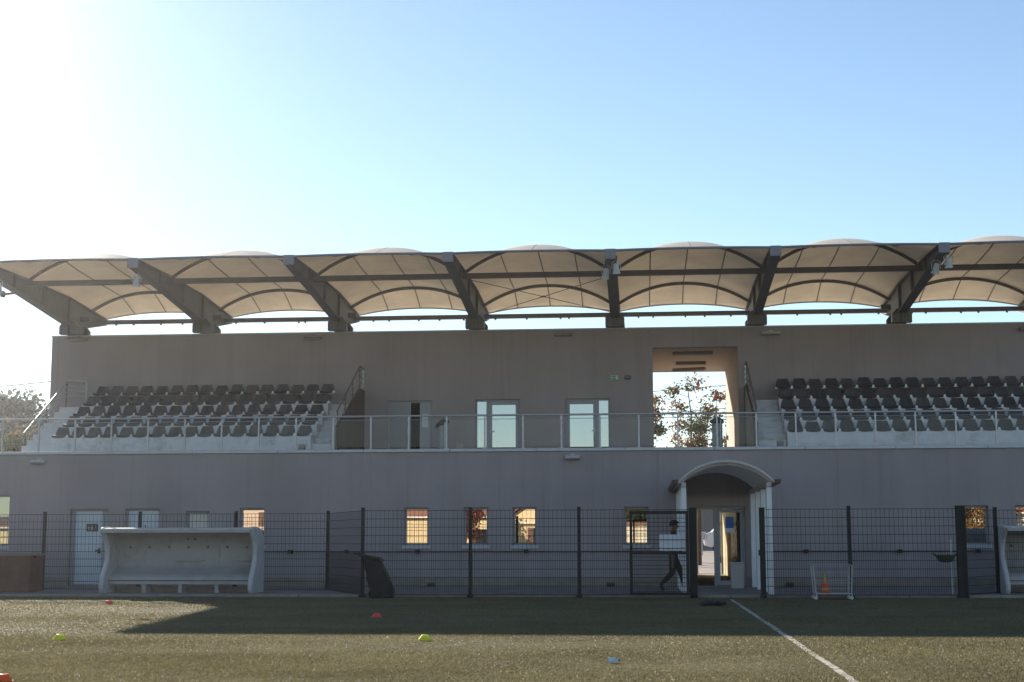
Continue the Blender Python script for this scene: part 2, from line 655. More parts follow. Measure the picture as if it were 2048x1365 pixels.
# ------------------------------------------------------------------ ground
g = MB()
g.quad((-480, -300, -0.02), (480, -300, -0.02), (480, 520, -0.02), (-480, 520, -0.02))
tag(g.build('ground', 'dry_ground'), kind='structure')
g = MB()
g.quad((-55, -30, 0.0), (55, -30, 0.0), (55, 33.95, 0.0), (-55, 33.95, 0.0))
tag(g.build('pitch', 'turf'), kind='structure')
g = MB()
g.box(-30, 30, 34.08, YL + 0.1, -0.1, ZA)
tag(g.build('apron', 'apron'), kind='structure')
for k in range(30):
    g = MB()
    x = -30 + k * 2.0
    g.box(x + 0.006, x + 1.994, 33.95, 34.075, -0.1, ZA + 0.012)
    kb = g.build('kerb', 'plinth', bevel=0.012)
    tag(kb, kind='structure')
g = MB()
g.quad((-60, 54.6, 0.08), (60, 54.6, 0.08), (60, 76, 0.8), (-60, 76, 0.8))
g.quad((-60, 76, 0.8), (60, 76, 0.8), (60, 90, 0.85), (-60, 90, 0.85))
tag(g.build('rear_street', 'street'), kind='structure')
g = MB()
hp = []
for i in range(25):
    for j in range(9):
        x = -300 + i * 25
        y = 100 + j * 40
        z = 0.8 + 5.5 * (1 - math.exp(-j * 0.25)) + 1.4 * math.sin(x * 0.021 + j) * (j > 0) * 0.6
        hp.append((x, y, z))
g.v = hp
for i in range(24):
    for j in range(8):
        a = i * 9 + j
        g.f.append((a, a + 9, a + 10, a + 1))
tag(g.build('hill', 'hill', smooth=True), kind='structure')
# halfway line: worn white paint, slightly ragged
g = MB()
random.seed(3)
yy = 5.0
n0 = len(g.v)
steps = 170
for k in range(steps + 1):
    y = 5.0 + (32.9 - 5.0) * k / steps
    w1, w2 = 0.042 + random.uniform(-0.014, 0.010), 0.042 + random.uniform(-0.014, 0.010)
    g.v += [(1.947 + 0.004 * math.sin(y * 1.7) - w1, y, 0.006), (1.947 + 0.004 * math.sin(y * 1.7) + w2, y, 0.006)]
for k in range(steps):
    a = 2 * k
    g.f.append((a, a + 1, a + 3, a + 2))
tag(g.build('halfway_line', 'line_paint'), kind='structure')

# short turf blades in view
def turf_blades(n, ylo, yhi, seed, hmin, hmax):
    r = np.random.default_rng(seed)
    u = r.random(n)
    y = 1 / (1 / ylo + u * (1 / yhi - 1 / ylo))          # denser near the camera
    half = y * 0.40 + 0.6
    x = -0.088 * y + (r.random(n) * 2 - 1) * half
    # leave the painted line mostly clear
    keep = ~((np.abs(x - 1.947) < 0.05) & (r.random(n) < 0.5))
    x, y = x[keep], y[keep]
    n = len(x)
    h = r.uniform(hmin, hmax, n) * (0.8 + 0.4 * np.sin(x * 0.5 + np.sin(y * 0.9)) * np.sin(y * 1.1))
    a = r.random(n) * 2 * np.pi
    w = r.uniform(0.004, 0.009, n) * (0.7 + y / 24)
    lean = r.uniform(0.2, 1.1, n) * h
    la = r.random(n) * 2 * np.pi
    v = np.zeros((n, 3, 3), dtype=np.float32)
    v[:, 0] = np.stack([x - np.cos(a) * w, y - np.sin(a) * w, np.full(n, 0.0)], 1)
    v[:, 1] = np.stack([x + np.cos(a) * w, y + np.sin(a) * w, np.full(n, 0.0)], 1)
    v[:, 2] = np.stack([x + np.cos(la) * lean, y + np.sin(la) * lean, h], 1)
    me = bpy.data.meshes.new('turf_grass')
    me.vertices.add(3 * n)
    me.vertices.foreach_set('co', v.reshape(-1))
    me.loops.add(3 * n)
    me.loops.foreach_set('vertex_index', np.arange(3 * n, dtype=np.int32))
    me.polygons.add(n)
    me.polygons.foreach_set('loop_start', np.arange(0, 3 * n, 3, dtype=np.int32))
    me.update()
    me.materials.append(M['grass_blade'])
    o = bpy.data.objects.new('turf_grass', me)
    COL.objects.link(o)
    return o


tag(turf_blades(480000, 11.5, 33.9, 5, 0.008, 0.022), 'short olive turf covering the football pitch', 'grass', kind='stuff')

# ------------------------------------------------------------------ grandstand
GS = thing('grandstand', 'two storey grey plastered grandstand with parapet, doors and terraced steps', 'grandstand', (0, YL, 0))
WIN = [(-11.13, -10.42), (-6.51, -5.82), (-4.85, -4.18), (-3.51, -2.85), (-0.46, 0.20), (8.57, 9.21), (9.90, 10.56)]
holes = [(a, b, 1.17, 2.20) for a, b in WIN]
holes += [(-12.66, -12.0, 1.17, 2.12), (-18.9, -17.78, 1.17, 2.60), (-16.0, -14.88, 0.09, 2.20), (-14.42, -13.42, 0.09, 2.20), (1.39, 2.80, 0.08, 2.21)]
MB().wall(XL, XR, 0.30, 3.72, YL, YL + 0.30, holes).build('lower_wall', 'plaster', GS)
MB().wall(XL, XR, 0.0, 0.30, YL - 0.004, YL + 0.30, [(-16.0, -14.88, 0.09, 0.5), (-14.42, -13.42, 0.09, 0.5), (1.39, 2.80, 0.08, 0.5)]).build('plinth', 'plinth', GS)
MB().box(XL, XL + 0.3, YL + 0.3, YR - 0.3, 0, 3.6).build('side_wall', 'plaster', GS)
MB().box(XR - 0.3, XR, YL + 0.3, YR - 0.3, 0, 3.6).build('side_wall', 'plaster', GS)
# edge coping in lengths
for k in range(16):
    a = XL - 0.04 + k * 2.42
    MB().box(a + 0.004, a + 2.416, YL - 0.05, YL + 0.36, 3.725, ZT).build('coping', 'coping', GS, bevel=0.01)
MB().box(XL, XR, YL + 0.36, YR - 0.3, 3.60, 3.79).build('terrace_floor', 'floor_concrete', GS)
# upper wall, doors, passage
UD = (-8.26, -6.76, 3.79, 5.85)
G1 = (-5.36, -3.89, 3.79, 5.86)
G2 = (-2.42, -0.96, 3.79, 5.86)
PS = (0.44, 3.18, 3.79, 7.50)
MB().wall(XL, XR, 3.79, ZP - 0.05, YU, YU + 0.30, [UD, G1, G2, PS]).build('upper_wall', 'plaster', GS)
MB().wall(XL, XR, 0.0, ZP - 0.05, YR - 0.3, YR, [(0.44, 3.18, 3.79, 7.50), (1.25, 2.95, 0.08, 2.4)]).build('back_wall', 'plaster', GS)
MB().box(XL, XL + 0.3, YU + 0.3, YR - 0.3, 3.79, ZP - 0.05).build('side_wall', 'plaster', GS)
MB().box(XR - 0.3, XR, YU + 0.3, YR - 0.3, 3.79, ZP - 0.05).build('side_wall', 'plaster', GS)
MB().box(XL + 0.3, XR - 0.3, YU + 0.3, YR - 0.3, 7.9, ZP - 0.06).build('flat_roof', 'floor_concrete', GS)
for k in range(16):
    a = XL - 0.03 + k * 2.42
    MB().box(a + 0.004, a + 2.416, YU - 0.03, YU + 0.34, ZP - 0.05, ZP).build('parapet_coping', 'coping', GS, bevel=0.008)
# passage lining
MB().box(0.34, 0.44, YU + 0.3, YR - 0.3, 3.79, 7.50).build('passage_wall', 'passage_paint', GS)
MB().box(3.18, 3.28, YU + 0.3, YR - 0.3, 3.79, 7.50).build('passage_wall', 'passage_paint', GS)
MB().box(0.34, 3.28, YU + 0.3, YR - 0.3, 7.50, 7.62).build('passage_ceiling', 'passage_paint', GS)
# passage ceiling luminaires
for (x0, x1, y0, y1, rz) in ((1.11, 2.44, 48.3, 48.55, 0), (1.28, 2.33, 51.0, 51.3, 0), (1.2, 2.42, 52.9, 53.12, -0.35)):
    c = ((x0 + x1) / 2, (y0 + y1) / 2, 7.42)
    b = MB().box(x0, x1, y0, y1, 7.40, 7.495).build('passage_light', 'lamp_body', GS, bevel=0.02, rot=Quaternion((0, 0, 1), rz), about=c)
    MB().box(x0 + 0.05, x1 - 0.05, y0 + 0.04, y1 - 0.04, 7.392, 7.40).build('diffuser', 'lamp_lens', b, rot=Quaternion((0, 0, 1), rz), about=c)
# small wall switch and door post in passage
MB().box(3.10, 3.18, 53.2, 53.35, 4.9, 5.05).build('switch_box', 'lamp_body', GS)
# room behind the ajar double door
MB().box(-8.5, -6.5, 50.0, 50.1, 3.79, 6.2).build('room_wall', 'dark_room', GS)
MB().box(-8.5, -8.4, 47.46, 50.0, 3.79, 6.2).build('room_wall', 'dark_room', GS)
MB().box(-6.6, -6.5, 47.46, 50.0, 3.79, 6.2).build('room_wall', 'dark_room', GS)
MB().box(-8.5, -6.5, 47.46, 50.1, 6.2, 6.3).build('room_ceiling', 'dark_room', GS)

# double door with ajar leaf
D = MB().box(-8.26, -8.20, YU + 0.10, YU + 0.2, 3.79, 5.85).box(-6.82, -6.76, YU + 0.10, YU + 0.2, 3.79, 5.85).box(-8.20, -6.82, YU + 0.10, YU + 0.2, 5.79, 5.85).build('double_door', 'grey_frame', GS)
leaf = MB().box(-7.20, -6.82, YU + 0.12, YU + 0.17, 3.80, 5.79).build('door_leaf', 'door_grey', D, bevel=0.006)
MB().box(-7.12, -6.93, YU + 0.112, YU + 0.12, 4.98, 5.42).build('notice', 'paper', D)
lq = Quaternion((0, 0, 1), math.radians(-24))
leaf = MB().box(-8.20, -7.40, YU + 0.12, YU + 0.17, 3.80, 5.79).build('door_leaf', 'door_grey', D, bevel=0.006, rot=lq, about=(-8.2, YU + 0.12, 4))
MB().box(-7.50, -7.46, YU + 0.06, YU + 0.12, 4.75, 4.92).build('door_handle', 'galv', D, rot=lq, about=(-8.2, YU + 0.12, 4))


def glazed_door(x0, x1, side_left):
    y = YU + 0.10
    z0, z1 = 3.79, 5.86
    fr = MB()
    t = 0.06
    fr.box(x0, x0 + t, y, y + 0.08, z0, z1).box(x1 - t, x1, y, y + 0.08, z0, z1).box(x0 + t, x1 - t, y, y + 0.08, z1 - t, z1).box(x0 + t, x1 - t, y, y + 0.08, z0, z0 + t)
    sp = x0 + 0.41 if side_left else x1 - 0.41
    fr.box(sp - 0.05, sp + 0.05, y, y + 0.08, z0 + t, z1 - t)
    f = fr.build('glazed_door', 'white_frame' if False else 'grey_frame', GS, bevel=0.006)
    a, b = (sp + 0.05, x1 - t) if side_left else (x0 + t, sp - 0.05)
    st = 0.09
    lf = MB().box(a, a + st, y - 0.02, y + 0.05, z0 + t, z1 - t).box(b - st, b, y - 0.02, y + 0.05, z0 + t, z1 - t)
    lf.box(a + st, b - st, y - 0.02, y + 0.05, z1 - t - 0.11, z1 - t).box(a + st, b - st, y - 0.02, y + 0.05, z0 + t, z0 + t + 0.14)
    lf.build('leaf_frame', 'grey_frame', f, bevel=0.006)
    MB().box(a + st, b - st, y + 0.015, y + 0.03, z0 + t + 0.14, z1 - t - 0.11).build('pane', 'door_glass', f)
    c, d = (x0 + t, sp - 0.05) if side_left else (sp + 0.05, x1 - t)
    MB().box(c, d, y + 0.03, y + 0.045, z0 + t, z1 - t).build('pane', 'door_glass', f)
    hx = a + st / 2 if side_left else b - st / 2
    MB().box(hx - 0.015, hx + 0.015, y - 0.05, y - 0.02, 4.74, 4.90).box(hx - 0.10, hx + 0.12, y - 0.075, y - 0.05, 4.81, 4.835).build('door_handle', 'galv', f)


glazed_door(G1[0], G1[1], True)
glazed_door(G2[0], G2[1], False)


def window(x0, x1, z0, z1, dividers=False, pane='window_glass'):
    y = YL + 0.13
    t = 0.055
    f = MB().box(x0, x0 + t, y, y + 0.07, z0, z1).box(x1 - t, x1, y, y + 0.07, z0, z1).box(x0 + t, x1 - t, y, y + 0.07, z1 - t, z1).box(x0 + t, x1 - t, y, y + 0.07, z0, z0 + t).build('window', 'grey_frame', GS, bevel=0.006)
    MB().box(x0 + t, x1 - t, y + 0.03, y + 0.045, z0 + t, z1 - t).build('pane', pane, f)
    MB().box(x0 - 0.06, x1 + 0.06, YL - 0.045, y, z0 - 0.10, z0 - 0.004).build('sill', 'white_frame', f, bevel=0.008)
    if dividers:
        MB().box(x0 + t, x1 - t, y, y + 0.07, 1.86, 1.93).build('transom', 'white_frame', f)


for a, b in WIN:
    window(a, b, 1.17, 2.20)
window(-18.9, -17.78, 1.17, 2.60, True, 'dim_glass')
window(-12.66, -12.0, 1.17, 2.12, False, 'blind')

# washroom door with pictogram sign
D = MB().box(-16.0, -15.88, YL + 0.14, YL + 0.22, 0.09, 2.20).box(-15.88, -14.88, YL + 0.14, YL + 0.22, 2.13, 2.20).box(-14.94, -14.88, YL + 0.14, YL + 0.22, 0.09, 2.13).build('washroom_door', 'grey_frame', GS)
MB().box(-15.88, -15.12, YL + 0.16, YL + 0.205, 0.10, 2.13).build('door_leaf', 'door_white', D, bevel=0.005)
MB().box(-15.11, -14.94, YL + 0.17, YL + 0.21, 0.10, 2.13).build('side_panel', 'door_grey', D, bevel=0.005)
MB().box(-15.28, -15.15, YL + 0.10, YL + 0.12, 1.02, 1.05).box(-15.20, -15.15, YL + 0.12, YL + 0.16, 0.96, 1.10).build('door_handle', 'black_plastic', D)
yq = YL + 0.148
s_ = MB().box(-15.57, -15.24, yq, YL + 0.158, 1.57, 1.78).build('pictogram_sign', 'sign_black', D)
p = MB()
p.lathe((-15.50, yq - 0.003, 1.737), [(0.014, 0), (0.014, 0.002)], 10, 'y')
p.prism([(-15.535, 1.70), (-15.465, 1.70), (-15.482, 1.60), (-15.518, 1.60)], yq - 0.003, yq - 0.001, 'y')
p.lathe((-15.41, yq - 0.003, 1.737), [(0.014, 0), (0.014, 0.002)], 10, 'y')
p.prism([(-15.425, 1.715), (-15.395, 1.715), (-15.375, 1.60), (-15.445, 1.60)], yq - 0.003, yq - 0.001, 'y')
p.lathe((-15.30, yq - 0.003, 1.74), [(0.013, 0), (0.013, 0.002)], 10, 'y')
p.tube([(-15.305, yq - 0.002, 1.72), (-15.30, yq - 0.002, 1.66), (-15.265, yq - 0.002, 1.655), (-15.26, yq - 0.002, 1.61)], 0.007, 5)
for k in range(8):
    t0 = 0.6 + k * 0.62
    t1 = t0 + 0.62
    p.tube([(-15.31 + 0.035 * math.cos(t0), yq - 0.002, 1.64 + 0.035 * math.sin(t0)), (-15.31 + 0.035 * math.cos(t1), yq - 0.002, 1.64 + 0.035 * math.sin(t1))], 0.005, 4)
p.build('pictograms', 'sign_pict', s_)

# second double door behind the dugout
D = MB().box(-14.42, -14.36, YL + 0.12, YL + 0.2, 0.09, 2.2).box(-13.48, -13.42, YL + 0.12, YL + 0.2, 0.09, 2.2).box(-14.36, -13.48, YL + 0.12, YL + 0.2, 2.14, 2.2).build('double_door', 'grey_frame', GS)
for a, b in ((-14.355, -13.925), (-13.915, -13.485)):
    lf = MB().box(a, b, YL + 0.14, YL + 0.185, 0.10, 2.135).build('door_leaf', 'door_white', D, bevel=0.005)
MB().tube([(-13.99, YL + 0.08, 1.35), (-13.99, YL + 0.08, 1.75)], 0.014, 6).build('pull_bar', 'black_plastic', D)
MB().tube([(-13.85, YL + 0.08, 1.35), (-13.85, YL + 0.08, 1.75)], 0.014, 6).build('pull_bar', 'black_plastic', D)

# entrance: frame, open left bay, glazed right leaf
y = YL + 0.12
E_ = MB().box(1.39, 1.45, y, y + 0.1, 0.08, 2.21).box(2.74, 2.80, y, y + 0.1, 0.08, 2.21).box(1.45, 2.74, y, y + 0.1, 2.13, 2.21).box(1.95, 2.03, y, y + 0.1, 0.08, 2.13).build('entrance_door', 'grey_frame', GS, bevel=0.006)
MB().box(2.03, 2.11, y + 0.02, y + 0.07, 0.09, 2.12).box(2.66, 2.74, y + 0.02, y + 0.07, 0.09, 2.12).box(2.11, 2.66, y + 0.02, y + 0.07, 2.04, 2.12).box(2.11, 2.66, y + 0.02, y + 0.07, 0.09, 0.22).build('leaf_frame', 'grey_frame', E_, bevel=0.006)
MB().box(2.11, 2.66, y + 0.04, y + 0.05, 0.22, 2.04).build('pane', 'hall_glass', E_)
MB().box(2.27, 2.49, y + 0.030, y + 0.036, 1.62, 1.92).build('blue_notice', 'blue_sign', E_)
MB().box(2.27, 2.49, y + 0.030, y + 0.036, 1.50, 1.618).build('notice', 'paper', E_)
# entrance hall through the building
MB().box(1.15, 1.25, YL + 0.3, YR - 0.3, 0.07, 2.45).build('hall_wall', 'hall_paint', GS)
MB().box(2.95, 3.05, YL + 0.3, YR - 0.3, 0.07, 2.45).build('hall_wall', 'hall_paint', GS)
MB().box(1.15, 3.05, YL + 0.3, YR - 0.3, 2.45, 2.55).build('hall_ceiling', 'hall_paint', GS)
MB().box(1.15, 3.05, YL, YR + 0.4, -0.05, 0.075).build('hall_floor', 'street', GS)
MB().box(2.90, 2.948, 44.5, 46.2, 0.08, 2.2).build('hall_door', 'timber_brown', GS)
MB().box(1.25, 1.31, YR - 0.2, YR - 0.1, 0.08, 2.4).box(1.98, 2.05, YR - 0.2, YR - 0.1, 0.08, 2.4).box(2.89, 2.95, YR - 0.2, YR - 0.1, 0.08, 2.4).build('rear_door_frame', 'grey_frame', GS)

# ------------------------------------------------------------------ terraces
ROWZ = [4.47, 4.87, 5.27, 5.67]


def terrace(xa, xb, aisles):
    for i, z in enumerate(ROWZ):
        y0 = 43.2 + 0.8 * i
        y1 = YU - 0.003
        st = MB().box(xa, xb, y0, y1 if i == 3 else y0 + 0.8 - 0.003, 3.79, z).build('terrace_step', 'concrete', GS, bevel=0.015)
    for (a, b) in aisles:
        for j in range(9):
            y0 = 43.0 + 0.4 * j
            MB().box(a, b, y0, (y0 + 0.397) if j < 8 else YU - 0.003, 3.79, 3.79 + 0.208 * (j + 1)).build('aisle_step', 'concrete', GS, bevel=0.012)


terrace(-18.0, -9.9, [(-9.897, -9.10), (-19.0, -18.003)])
terrace(4.30, 12.46, [(3.44, 4.297), (12.463, 13.3)])
for x0 in (-9.097, 3.36):
    MB().prism([(42.95, 3.79), (42.95, 4.72), (46.45, 6.20), (YU - 0.003, 6.20), (YU - 0.003, 3.79)], x0, x0 + 0.075, 'x').build('stair_side_panel', 'dark_panel', GS, bevel=0.006)
# vertical boards on the side panels
for x0, sgn in ((-9.019, 1), (3.357, -1)):
    for k in range(9):
        y0 = 43.0 + k * 0.455
        zt = lambda yy: min(4.68 + (yy - 42.95) * 0.4229, 6.16)
        xx = sorted((x0, x0 + sgn * 0.014))
        MB().prism([(y0, 3.82), (y0, zt(y0)), (y0 + 0.435, zt(y0 + 0.435)), (y0 + 0.435, 3.82)], xx[0], xx[1], 'x').build('board', 'dark_panel', GS)


def stair_rail(name, label, x, y0, z0, y1, z1, n, ret=None):
    t = thing(name, label, 'handrail', (x, y0, z0 - 1.0))
    sl = (z1 - z0) / (y1 - y0)
    MB().tube([(x, y0, z0), (x, y1, z1)], 0.026, 8).build('top_rail', 'galv' if x < -15 else 'steel', t, smooth=True)
    for dz in (0.17, 0.33, 0.50):
        MB().tube([(x, y0, z0 - dz), (x, y1, z1 - dz)], 0.013, 6).build('mid_rail', 'galv', t, smooth=True)
    for k in range(n):
        yy = y0 + (y1 - y0) * (k + 0.05) / (n - 1 + 0.1)
        zz = z0 + sl * (yy - y0)
        MB().box(x - 0.02, x + 0.02, yy - 0.02, yy + 0.02, zz - 1.0, zz - 0.02).build('post', 'steel', t)
    if ret:
        MB().tube([(x, y1, z1), ret], 0.026, 8).build('top_rail', 'galv' if x < -15 else 'steel', t, smooth=True)
        for dz in (0.17, 0.33, 0.5):
            MB().tube([(x, y1, z1 - dz), (ret[0], ret[1], ret[2] - dz)], 0.013, 6).build('mid_rail', 'galv', t, smooth=True)
        MB().box(ret[0] - 0.02, ret[0] + 0.02, ret[1] - 0.02, ret[1] + 0.02, ret[2] - 0.6, ret[2]).build('post', 'galv', t)
    return t


stair_rail('stair_handrail', 'steel stair handrail with thin bars at the far left end of the terrace', -19.02, 43.6, 4.62, 46.9, 6.62, 3, (-18.42, 47.0, 6.58))
stair_rail('stair_handrail', 'steel stair handrail beside the dark side panel right of the left seats', -9.06, 43.0, 5.15, 46.5, 6.93, 4, (-9.06, 47.08, 6.90))
stair_rail('stair_handrail', 'steel stair handrail on the brown side panel left of the right seats', 3.40, 43.0, 5.15, 46.5, 6.93, 4, (3.40, 47.08, 6.90))

# ------------------------------------------------------------------ stadium seats
def make_seat():
    t = thing('stadium_seat', 'x', 'stadium seat', (0, 0, 0), 'black plastic seats on the terraces')
    # seat pan: curved, front lip down
    prof = [(-0.03, -0.035, 0.40), (0.0, 0.03, 0.43), (0.09, 0.045, 0.44), (0.22, 0.028, 0.44), (0.33, 0.03, 0.43), (0.37, 0.06, 0.42)]

    def loft(prof, nx, cup, th):
        m = MB()
        for layer in (0, 1):
            for (yy, zz, w) in prof:
                for i in range(nx + 1):
                    s = i / nx * 2 - 1
                    m.v.append((s * w / 2, yy - layer * th * 0.6, zz + cup * s * s - layer * th))
        nr = len(prof)
        st = nr * (nx + 1)
        for r in range(nr - 1):
            for i in range(nx):
                a = r * (nx + 1) + i
                m.f.append((a, a + 1, a + nx + 2, a + nx + 1))
                m.f.append((st + a + 1, st + a, st + a + nx + 1, st + a + nx + 2))
        for i in range(nx):
            m.f.append((i + 1, i, st + i, st + i + 1))
            a = (nr - 1) * (nx + 1) + i
            m.f.append((a, a + 1, st + a + 1, st + a))
        for r in range(nr - 1):
            a = r * (nx + 1)
            m.f.append((a, a + nx + 1, st + a + nx + 1, st + a))
            a = r * (nx + 1) + nx
            m.f.append((a + nx + 1, a, st + a, st + a + nx + 1))
        return m
    loft(prof, 4, 0.02, 0.014).build('seat', 'seat_plastic', t, smooth=True)
    m = MB()
    rows = [(0.36, 0.03, 0.445), (0.375, 0.10, 0.44), (0.395, 0.20, 0.395), (0.415, 0.29, 0.335), (0.425, 0.318, 0.29)]
    nx = 4
    for layer in (0, 1):
        for (yy, zz, w) in rows:
            for i in range(nx + 1):
                s = i / nx * 2 - 1
                m.v.append((s * w / 2, yy - 0.05 * s * s + layer * 0.016, zz))
    nr = len(rows)
    st = nr * (nx + 1)
    for r in range(nr - 1):
        for i in range(nx):
            a = r * (nx + 1) + i
            m.f.append((a, a + 1, a + nx + 2, a + nx + 1))
            m.f.append((st + a + 1, st + a, st + a + nx + 1, st + a + nx + 2))
        a = r * (nx + 1)
        m.f.append((a, a + nx + 1, st + a + nx + 1, st + a))
        a += nx
        m.f.append((a + nx + 1, a, st + a, st + a + nx + 1))
    a = (nr - 1) * (nx + 1)
    for i in range(nx):
        m.f.append((a + i, a + i + 1, st + a + i + 1, st + a + i))
    m.build('backrest', 'seat_plastic', t, smooth=True)
    MB().box(0.225, 0.29, 0.02, 0.30, 0.0, 0.035).box(0.235, 0.28, -0.004, 0.06, 0.0, 0.055).build('bracket', 'seat_bracket', t)
    return t


seat0 = make_seat()
first = True
ROWN = ['front', 'second', 'middle', 'fourth', 'back']
seat_rng = random.Random(11)
for blk, xa, desc in (('left', -18.0, 'left seating block'), ('right', 4.30, 'right seating block')):
    for i in range(5):
        y = 43.2 + 0.8 * i + 0.02
        z = ROWZ[i] if i < 4 else 6.08
        if i == 4:
            y = 46.42
        for k in range(16):
            x = xa + 0.245 + 0.5065 * k
            if first:
                o = seat0
                o.location = (x, y, z)
                first = False
            else:
                o = copy_thing(seat0, (x, y, z))
            o.rotation_euler = (seat_rng.uniform(-0.045, 0.045), seat_rng.uniform(-0.012, 0.012), seat_rng.uniform(-0.035, 0.035))
            if i in (1, 3) and blk == 'left' and k % 5 == 2 and False:
                pass
            nm = {'front': 'front row', 'second': 'second row up', 'middle': 'middle row', 'fourth': 'second highest row', 'back': 'top row'}[ROWN[i]]
            o['label'] = '%s dark plastic seat from the left in the %s, %s' % (ORD[k], nm, desc)
# the beam that carries the top row
for xa, d in ((-18.0, 'left'), (4.30, 'right')):
    t = thing('seat_beam', 'steel beam on wall brackets carrying the top row of the %s seats' % d, 'beam', (xa, 46.45, 5.67))
    MB().box(xa - 0.03, xa + 8.13, 46.42, 46.50, 6.04, 6.078).build('beam', 'galv', t)
    for k in range(9):
        x = xa + 0.25 + k * 0.95
        MB().prism([(46.50, 6.03), (47.15, 5.98), (47.15, 5.90), (46.48, 5.97)], x - 0.03, x + 0.03, 'x').build('bracket', 'steel', t)
# small floor boxes at the terrace fronts
for x, lab in ((-10.08, 'small dark box on the terrace floor at the right end of the left seats'), (4.05, 'small dark box on the terrace floor at the left end of the right seats')):
    t = thing('floor_box', lab, 'box', (x, 43.05, 3.79))
    MB().box(x - 0.09, x + 0.09, 42.75, 42.95, 3.79, 4.13).build('body', 'lamp_body', t, bevel=0.01)
    MB().box(x - 0.10, x + 0.10, 42.74, 42.96, 4.13, 4.16).build('lid', 'grey_frame', t, bevel=0.006)

# ------------------------------------------------------------------ terrace railing (glass balustrade)
RL = thing('terrace_railing', 'long steel railing with glass panes along the terrace edge', 'railing', (0, 40.05, ZT))
px = [-18.1 + 1.0628 * k for k in range(-1, 36)]
px = [p for p in px if p < XR - 0.1]
zt = 4.735
MB().tube([(px[0], 40.05, zt), (px[-1], 40.05, zt)], 0.028, 10).build('top_rail', 'galv', RL, smooth=True)
MB().tube([(px[0], 40.05, zt - 0.105), (px[-1], 40.05, zt - 0.105)], 0.009, 6).build('mid_rail', 'galv', RL, smooth=True)
for p in px:
    q = MB().box(p - 0.022, p + 0.022, 40.03, 40.075, ZT, zt - 0.02).build('post', 'galv', RL)
    MB().box(p - 0.06, p + 0.06, 39.99, 40.11, ZT, ZT + 0.012).build('base_plate', 'galv', q)
    MB().box(p - 0.032, p + 0.032, 40.02, 40.085, zt - 0.12, zt - 0.085).build('clamp', 'galv', q)
for a, b in zip(px[:-1], px[1:]):
    MB().box(a + 0.04, b - 0.04, 40.048, 40.058, ZT + 0.07, zt - 0.125).build('glass_pane', 'rail_glass', RL)

# ------------------------------------------------------------------ canopy roof
RX = [-19.033 + 4.5668 * k for k in range(8)]
CP = thing('canopy_roof', 'white fabric canopy roof on dark steel rafters above the grandstand', 'roof', (0, YU + 0.3, ZP))
for k, x in enumerate(RX):
    top = [(40.10, 9.33), (43.0, 9.38), (46.5, 9.36), (49.95, 9.13)]
    bot = [(49.95, 8.93), (48.3, 8.60), (46.6, 8.48), (43.0, 8.86), (40.10, 9.12)]
    m = MB().prism(top + bot, x - 0.06, x + 0.06, 'x')
    for line, off in ((top, -0.0), (bot, 0.0)):
        for a, b in zip(line[:-1], line[1:]):
            m.bar((x, a[0], a[1]), (x, b[0], b[1]), 0.29, 0.03)
    for yy in (42.2, 44.4, 46.55):
        zt_, zb_ = np.interp(yy, [40.1, 43, 46.5, 49.95], [9.33, 9.38, 9.36, 9.13]), np.interp(yy, [40.1, 43, 46.6], [9.12, 8.86, 8.48])
        m.box(x - 0.135, x + 0.135, yy - 0.01, yy + 0.01, zb_, zt_)
    rf = m.build('rafter', 'steel', CP)
    MB().box(x - 0.155, x + 0.155, 40.03, 40.09, 9.08, 9.37).build('end_cap', 'steel_cap', rf, bevel=0.01)
    pr = MB().prism([(x - 0.31, ZP - 0.01), (x + 0.31, ZP - 0.01), (x + 0.31, 8.44), (x + 0.17, 8.60), (x - 0.17, 8.60), (x - 0.31, 8.44)], 46.75, 47.0, 'y')
    pr.prism([(x - 0.31, ZP - 0.01), (x + 0.31, ZP - 0.01), (x + 0.31, 8.40), (x + 0.17, 8.58), (x - 0.17, 8.58), (x - 0.31, 8.40)], 47.8, 48.0, 'y')
    pr.box(x - 0.15, x + 0.15, 47.0, 47.8, ZP - 0.01, 8.55)
    pr.box(x - 0.035, x + 0.035, 46.70, 46.75, 8.2, 9.2)
    pr.build('pier', 'steel', CP, bevel=0.01)
    sx = 1 if k < 4 else -1
    jb = MB().box(x + sx * 0.30 - 0.0, x + sx * 0.30 + sx * 0.30, 47.0, 47.2, 8.62, 8.78) if sx > 0 else MB().box(x - 0.60, x - 0.30, 47.0, 47.2, 8.62, 8.78)
    if k in (0, 1, 2, 6):
        jb.build('junction_box', 'steel', CP, bevel=0.008)
for k in range(7):
    a, b = RX[k] + 0.06, RX[k + 1] - 0.06
    m = MB().box(a, b, 42.92, 43.08, 9.13, 9.28)
    m.build('purlin', 'steel', CP)
    q = MB().box(a, b, 49.22, 49.38, 8.86, 9.0).build('purlin', 'steel', CP)
    for fx in (0.12, 0.3, 0.55, 0.66, 0.9):
        xx = a + (b - a) * (fx + 0.04 * math.sin(k * 3 + fx * 20))
        MB().box(xx - 0.03, xx + 0.03, 49.26, 49.34, 8.81, 8.86).build('clip', 'steel', q)


def bay_z(s, y):
    """membrane height; s in -1..1 across the bay, y depth"""
    base = np.interp(y, [40.1, 43.3, 46.0, 48.45, 49.95], [9.335, 9.42, 9.40, 9.22, 9.14])
    ys = [40.1, 40.9, 42.0, 43.3, 44.6, 45.9, 47.2, 48.45, 49.2, 49.95]
    rs = [0.03, 0.16, 0.46, 0.775, 0.64, 0.57, 0.60, 0.67, 0.48, 0.24]
    r = np.interp(y, ys, rs)
    return base + r * (1 - abs(s) ** 2.15)


